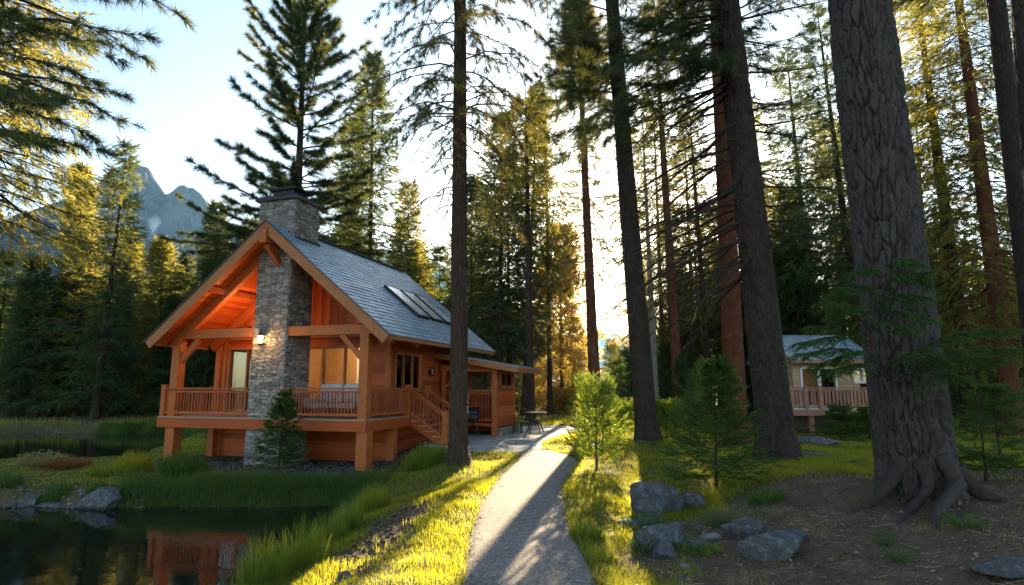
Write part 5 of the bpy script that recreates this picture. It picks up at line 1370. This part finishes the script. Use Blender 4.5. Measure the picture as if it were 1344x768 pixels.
# tufts one can count
def clump(px, py, Rr, H, n, label, leaf='reed', lean=.3, w=(.008, .014), name='grass_clump', group=None, xy=None):
    x0, y0 = xy or spot(px, py); a = rng.uniform(0, 6.28, n); q = Rr * np.sqrt(rng.uniform(0, 1, n)); x = x0 + q * np.cos(a) * 1.1; y = y0 + q * np.sin(a) * .8
    z0 = float(height(x0, y0)); g = Geo(); p = np.stack([x - x0, y - y0, height(x, y) - z0 - .03], -1)
    hh = H * rng.uniform(.45, 1.1, n) * (1 - .45 * (q / Rr) ** 2)
    N = n; d = np.stack([np.cos(a), np.sin(a), np.zeros(n)], -1)
    b = rng.uniform(0, 6.28, N); s_ = np.stack([np.cos(b), np.sin(b), np.zeros(N)], -1) * (rng.uniform(*w, N) / 2)[:, None]
    k = (np.abs(rng.normal(lean * .5, lean * .6, N)) * (.3 + q / Rr))[:, None]; L = hh[:, None]; up = np.array([[0, 0, 1.]]); d = unit(d + rng.normal(0, .5, d.shape) * np.array([1, 1, 0]))
    m = p + L * .5 * (up + d * k * .5); m2 = p + L * (up * (.82 - .1 * k) + d * k * .75); t = p + L * (up * (1 - .35 * k) + d * k * 1.35)
    V = np.stack([p - s_, p + s_, m + s_ * .9, m - s_ * .9, m2 + s_ * .6, m2 - s_ * .6, t], 1).reshape(-1, 3); i = np.arange(N)[:, None] * 7
    g.add(V, np.concatenate([np.concatenate([i, i + 1, i + 2, i + 3], 1), np.concatenate([i + 3, i + 2, i + 4, i + 5], 1)]), np.concatenate([i + 5, i + 4, i + 6], 1), np.repeat(rng.uniform(0, 1, N), 7))
    return tag(g.build(name, LF[leaf], None, False, (x0, y0, z0)), label, 'grass clump', group)
LF['yellow'] = m_leaf('yellow_blade', (.09, .12, .02), (.20, .22, .035), (.48, .46, .04), .5)
LF['bluish'] = m_leaf('bluish_blade', (.06, .09, .05), (.13, .16, .085), (.2, .22, .06), .4)
clump(560, 616, .50, .85, 1100, 'tall golden green grass clump left of the slender brown pine', 'reed', .3, (.010, .018))
clump(241, 627, .62, .85, 1500, 'wide dark green grass clump before the left deck post', 'bank', .3, (.012, .02))
clump(176, 622, .45, .8, 1000, 'yellow green rush clump left of the deck on the pond strip', 'yellow', .35, (.012, .02))
clump(487, 672, .32, .62, 600, 'sunlit yellow rush clump at the corner of the pond', 'yellow', .3)
clump(72, 655, .3, .5, 450, 'small green tuft on the pebbly shore above the low rocks', 'bank', .4)
clump(126, 646, .2, .32, 300, 'low green tuft right behind the large shore boulder', 'bank', .45)
clump(172, 642, .22, .3, 300, 'short tuft on the bank right of the shore boulder', 'bank', .45)
clump(12, 636, .3, .45, 400, 'green tuft at the left edge above the pond shore', 'bank', .4)
clump(128, 625, .25, .4, 350, 'olive tuft between the yellow rushes and the reddish low plants', 'reed', .4)
clump(1006, 660, .26, .32, 320, 'bright green fern like tuft at the foot of the tall dark pine', 'bank', .6, (.012, .02))
clump(951, 690, .28, .36, 500, 'blue grey wispy tuft between the boulders', 'bluish', .5, (.004, .008))
clump(772, 706, .22, .28, 420, 'green tuft on the lawn edge right of the path', 'reed', .5)
clump(792, 734, .16, .2, 260, 'small yellow tuft nearest on the right edge of the path', 'yellow', .6)
for px, py, R_, H, lab in ((300, 772, .30, .62, 'rushes standing lowest on the pond bank at the bottom edge'), (345, 764, .30, .6, 'sunlit rushes second up from the bottom of the bank'), (392, 742, .34, .6, 'thick sunlit rushes halfway along the near bank'),
                           (430, 716, .28, .52, 'sunlit rushes between the bare soil and the dark water'), (455, 694, .26, .45, 'uppermost of the sunlit rushes on the near bank')):
    clump(px, py, R_, H * 1.2, 380, lab, 'reed', .2, (.006, .012), 'rush_clump', 'rushes along the near pond bank')
# low flowering plants on the strip
def lowplant(px, py, Rr, H, n, label, leaf, kind='leaf', fs=.14):
    x0, y0 = spot(px, py); z0 = float(height(x0, y0)); a = rng.uniform(0, 6.28, n); q = Rr * np.sqrt(rng.uniform(0, 1, n)); g = Geo(); hh = H * rng.uniform(.2, 1, n) * (1 - .5 * (q / Rr) ** 2)
    x = q * np.cos(a); y = q * np.sin(a); p = np.stack([x, y, height(x + x0, y + y0) - z0 + hh], -1); f = np.stack([np.cos(a) * .6, np.sin(a) * .6, rng.uniform(.1, .9, n)], -1)
    for k in range(4): m = np.arange(n) % 4 == k; g.place(*TP[kind][k % len(TP[kind])], p[m], f[m], fs * rng.uniform(.7, 1.3, m.sum()))
    P = np.stack([np.stack([x * .06, y * .06, x * 0 - .02], -1), p], 1); g.tubes(P, np.full((len(P), 2), .003), 3, np.full(len(P), .2), cap=False); g.tubes(np.array([(0, 0, -.05), (0, 0, .03)]), np.array([.03, .012]), 6, [.2])
    return tag(g.build('low_plant', LF[leaf], None, False, (x0, y0, z0)), label, 'plant')
LF['pale'] = m_leaf('pale_flower_leaves', (.22, .2, .08), (.4, .36, .18), (.3, .26, .08), .35)
LF['russet'] = m_leaf('russet_leaves', (.16, .07, .025), (.28, .13, .035), (.3, .12, .03), .35)
lowplant(55, 613, .6, .45, 300, 'pale flowering plants on the strip between the two ponds', 'pale')
lowplant(88, 615, .55, .3, 260, 'russet low plants right of the pale flowers', 'russet')
lowplant(842, 690, .28, .14, 160, 'creeping green plant over the flat mossy slab', 'young', 'leaf', .08)
lowplant(850, 722, .22, .12, 120, 'low green weeds under the long boulder', 'young', 'leaf', .08)
lowplant(915, 726, .26, .1, 150, 'yellowish moss plant in front of the small flat stone', 'shrub', 'leaf', .07)
lowplant(1160, 716, .12, .08, 26, 'little leafy weed before the massive trunk roots', 'young', 'spray', .12)
lowplant(1182, 738, .12, .08, 26, 'second small weed on the bare soil, nearer', 'young', 'spray', .12)
lowplant(1265, 692, .18, .12, 50, 'green weed right of the longest root', 'young', 'spray', .13)

# ------------------------------------------------------------------ boulders
def m_rock(name, a, b, moss):
    t = NT(name); n = t.noise(t.coord(), 3.5, 8, .7); f = t.noise(t.coord(), 22, 6, .7); c = t.ramp(t.math('ADD', t.math('MULTIPLY', n, .6), t.math('MULTIPLY', f, .4)), [(.3, b), (.7, a)])
    nz = t.n('ShaderNodeSeparateXYZ'); t.l(t.n('ShaderNodeNewGeometry').outputs['Normal'], nz.inputs[0]); mn = t.noise(t.coord(), 5, 6, .7)
    li = t.ramp(t.noise(t.coord(), 8, 7, .75), [(.52, (0, 0, 0)), (.6, (.75, .75, .75))]); c = t.mix(li, c, (.24, .25, .24))
    mm = t.ramp(t.math('ADD', t.math('MULTIPLY', nz.outputs[2], .25), mn), [(.74, (0, 0, 0)), (.9, (moss, moss, moss))]); c = t.mix(mm, c, (.07, .10, .025))
    return t.pbr(c, .85, t.bump(t.math('ADD', n, t.math('MULTIPLY', f, .6)), .09, 1.), spec=.25)
RK = dict(grey=m_rock('grey_rock', (.17, .175, .185), (.05, .05, .055), .5), dark=m_rock('dark_rock', (.16, .15, .15), (.06, .058, .058), .4), mossy=m_rock('mossy_rock', (.2, .21, .2), (.08, .08, .08), 1.), pale=m_rock('pale_rock', (.36, .34, .32), (.24, .22, .21), .0))
def icos(sub):
    import bmesh
    bm = bmesh.new(); bmesh.ops.create_icosphere(bm, subdivisions=sub, radius=1); v = np.array([q.co[:] for q in bm.verts]); f = np.array([[w.index for w in q.verts] for q in bm.faces]); bm.free(); return v, f
ICO = icos(5); ICO3 = icos(2)
def rock_shape(seed, sx, sy, sz, planes=11, sharp=.03, ico=ICO):
    r = np.random.default_rng(seed); v, f = ico; nrm = unit(r.normal(0, 1, (planes, 3))); d = r.uniform(.62, 1., planes)
    k = v @ nrm.T; q = np.where(k > .05, d / np.maximum(k, .05), 9.); q = -np.log(np.exp(-np.minimum(q, 3) / sharp).sum(1)) * sharp; q = np.clip(q, .3, 1.25)
    p = v * q[:, None]; nz = fbm(p[:, 0] * 2.6 + p[:, 2] * 1.7 + seed, p[:, 1] * 2.6 - p[:, 2] * 1.3, seed, 5) - .5; nz2 = fbm(p[:, 0] * 9 + p[:, 2] * 6, p[:, 1] * 9 - p[:, 2] * 5, seed + 3, 4) - .5
    p = p * (1 + .3 * nz + .13 * nz2)[:, None]; return p * np.array([sx, sy, sz]), f
def boulder(seed, px, py, w, h, label, m='grey', depth=.8, tilt=0., rz=None, xy=None, extra=None, sink=.36):
    x, y = xy or spot(px, py); p, f = rock_shape(seed, w / 2, w / 2 * depth, h * .62); g = Geo()
    c, s_ = math.cos(tilt), math.sin(tilt); p = np.stack([p[:, 0] * c - p[:, 2] * s_, p[:, 1], p[:, 0] * s_ + p[:, 2] * c], -1); g.add(p + np.array([0, 0, h * (.62 - sink)]), None, f)
    if extra:
        for (ox, oy, oz, sx, sy, sz, sd) in extra: p, f = rock_shape(sd, sx, sy, sz); g.add(p + np.array([ox, oy, oz]), None, f)
    return tag(g.build('boulder', RK[m], None, True, onground(x, y), 0 if rz is None else rz), label, 'rock')
boulder(301, 855, 676, .92, .56, 'largest rounded grey boulder on the lawn edge', extra=[(-.08, -.34, .1, .28, .2, .22, 333)], depth=.75)
boulder(302, 911, 664, .38, .26, 'small dark boulder right behind the largest one', 'dark')
boulder(303, 845, 690, .62, .12, 'flat mossy slab in front of the largest boulder', 'mossy')
boulder(304, 862, 720, .78, .36, 'long slanting grey boulder below the mossy slab', tilt=.22, depth=.55)
boulder(305, 874, 731, .26, .2, 'small grey stone at the foot of the long slanting boulder')
boulder(306, 903, 719, .44, .14, 'small flat grey stone between the long boulder and the pale stone', depth=.6)
boulder(307, 935, 708, .26, .09, 'pale chip of stone lying among the boulders', 'pale', depth=.6)
boulder(308, 973, 704, .55, .27, 'dark cracked boulder beneath the blue grey tuft', 'dark', tilt=.2, depth=.6)
boulder(309, 1013, 728, .70, .30, 'low broad grey boulder with lichen on the bare soil', depth=.7)
boulder(310, 1040, 712, .30, .2, 'small grey stone leaning on the low broad boulder')
boulder(311, 134, 667, 1.0, .48, 'large slanting grey boulder on the far pond shore', tilt=.3, depth=.6)
boulder(312, 40, 662, .5, .26, 'rounded grey rock on the pond shore left of the slanting boulder')
boulder(313, 70, 668, .7, .16, 'low flat shore rock between the rounded rock and the slanting boulder', 'grey', depth=.6)
boulder(314, 14, 668, .5, .16, 'flat rock at the water in the left corner', 'dark')
boulder(315, 98, 667, .35, .15, 'small brown shore stone touching the slanting boulder', 'dark')
boulder(316, 1076, 584, 1.5, .3, 'long pale flat rock before the small cabin', 'grey', depth=.5)
boulder(317, 1066, 598, .9, .12, 'grey flat stone sunk in the grass before the small cabin', 'grey', depth=.5)
boulder(318, 1322, 754, .6, .16, 'dark mossy hump of rock in the lower right corner', 'dark', depth=.7)
boulder(319, 450, 764, .2, .12, 'dark clod of stone on the bare bank soil', 'dark')
boulder(320, 900, 745, .12, .05, 'small pebble on the soil below the flat grey stone', 'pale')

# ------------------------------------------------------------------ loose stuff on the ground
g = Geo(); n = 30000; y = (rng.uniform(0, 1, n) * (19. ** 1.1 - 4.5 ** 1.1) + 4.5 ** 1.1) ** (1 / 1.1); x = rng.uniform(-1, 1, n) * (y * .87 + 1)
so, _ = masks(x, y); ok = (rng.uniform(0, 1, n) < so * (x > .8) * .9 + .03 * (x > 0) + .35 * (np.abs(path_d(x, y)) < .22)) & (path_d(x, y) < .45) ; x, y = x[ok], y[ok]; n = len(x)
lv = np.array([(0, 0, 0), (.5, .28, .06), (1, 0, .02), (.5, -.28, .05), (.5, 0, -.04)]); lt = np.array([(0, 4, 1), (4, 2, 1), (0, 3, 4), (4, 3, 2)])
f = np.stack([rng.normal(0, 1, n), rng.normal(0, 1, n), rng.normal(0, .25, n)], -1)
g.place(lv, lt, np.stack([x, y, height(x, y) + .012], -1), f, rng.uniform(.025, .085, n) * rng.choice([.5, .7, 1.], n), None, rng.normal(0, .5, n))
LF['litter'] = m_leaf('dry_leaf', (.06, .035, .022), (.42, .28, .18), (.12, .07, .03), .15, rough=.8)
tag(g.build('leaf_litter', LF['litter']), 'dry brown leaves and needles on the bare forest soil', 'leaf litter', kind='stuff')
g = Geo(); n = 2600; y = rng.uniform(5, 15, n); x = rng.uniform(.8, 1, n) * 0 + rng.uniform(-1, 1, n) * (y * .87 + 1); so, _ = masks(x, y); ok = (rng.uniform(0, 1, n) < so * .7) & (path_d(x, y) < -.05) & (pond_d(x, y) < -.2); x, y = x[ok], y[ok]; n = len(x)
a = rng.uniform(0, 6.28, n); L = rng.uniform(.06, .32, n); K = 4; s_ = np.linspace(-.5, .5, K)
P = np.stack([x[:, None] + np.cos(a)[:, None] * L[:, None] * s_, y[:, None] + np.sin(a)[:, None] * L[:, None] * s_, np.zeros((n, K))], -1) + rng.normal(0, .006, (n, K, 3)); P[..., 2] += height(P[..., 0], P[..., 1]) + .012
g.tubes(P, np.broadcast_to(rng.uniform(.0015, .005, n)[:, None], (n, K)), 4, rng.uniform(0, 1, n))
tag(g.build('twig_litter', LF['litter']), 'small fallen twigs scattered over the bare soil', 'twigs', kind='stuff')
g = Geo(); v3, f3 = ICO3
def pebbles(x, y, sz, dz=0.):
    n = len(x); a = rng.uniform(0, 6.28, n); sc = np.stack([sz * rng.uniform(.7, 1.3, n), sz * rng.uniform(.7, 1.3, n), sz * rng.uniform(.45, .8, n)], -1)
    V = v3[None] * sc[:, None]; V = np.stack([V[..., 0] * np.cos(a)[:, None] - V[..., 1] * np.sin(a)[:, None], V[..., 0] * np.sin(a)[:, None] + V[..., 1] * np.cos(a)[:, None], V[..., 2]], -1)
    V = V + np.stack([x, y, height(x, y) + sz * .15 + dz], -1)[:, None]
    g.add(V.reshape(-1, 3), None, (f3[None] + (np.arange(n) * len(v3))[:, None, None]).reshape(-1, 3), np.repeat(rng.uniform(0, 1, n), len(v3)))
n = 5200; x = rng.uniform(-13, -2, n); y = rng.uniform(15.5, 21, n); _, gv = masks(x, y); ok = gv > .4; pebbles(x[ok], y[ok], rng.uniform(.012, .032, ok.sum()))
n = 900; x = rng.uniform(-15, -9, n); y = rng.uniform(14.6, 17, n); dp = pond_d(x, y); ok = (dp < .25) & (dp > -.6); pebbles(x[ok], y[ok], rng.uniform(.015, .07, ok.sum()))
n = 1500; y = rng.uniform(5, 16, n); x = pl(y) + (pr(y) - pl(y)) * rng.uniform(.0, 1, n) ** .9; pebbles(x, y, rng.uniform(.004, .011, n), .012)
t = NT('pebble'); M['pebble'] = t.pbr(t.ramp(t.attr('tint')[2], [(0, (.06, .055, .05)), (.7, (.15, .14, .13)), (1, (.3, .28, .27))]), .85, None, spec=.2)
tag(g.build('gravel', M['pebble'], smooth=True), 'grey pebbles around the cabin, on the shore and on the path', 'gravel', kind='stuff')
g = Geo(); n = 3500; y = rng.uniform(6.5, 13.5, n); x = rng.uniform(-3.6, -.6, n); so, _ = masks(x, y); ok = (so > .35) & (pond_d(x, y) < -.25) & (path_d(x, y) < -.1); x, y = x[ok], y[ok]
pebbles(x, y, rng.uniform(.012, .05, len(x)) * rng.choice([.5, .7, 1.], len(x)))
M['clod'] = NT('soil_clod'); M['clod'] = M['clod'].pbr(M['clod'].ramp(M['clod'].attr('tint')[2], [(0, (.05, .034, .024)), (1, (.17, .115, .08))]), .95, None, spec=.1)
tag(g.build('soil_clods', M['clod'], smooth=True), 'crumbled brown soil on the bare bank', 'soil', kind='stuff')

# ------------------------------------------------------------------ the air between here and the mountains
t = NT('haze'); pv = t.n('ShaderNodeVolumePrincipled'); pv.inputs['Color'].default_value = (.24, .54, 1.0, 1); pv.inputs['Density'].default_value = .00005; pv.inputs['Anisotropy'].default_value = .72
t.l(pv.outputs[0], t.out.inputs['Volume'])
zlo = min(float(GZ.min()), float(MZ.min())) - 1.0
g = Geo(); g.box(-2700, 2700, -320, 2250, zlo, float(MZ.max()) + 12); tag(g.build('haze', t.m), 'pale blue air between the trees and the mountains', 'haze', kind='stuff')
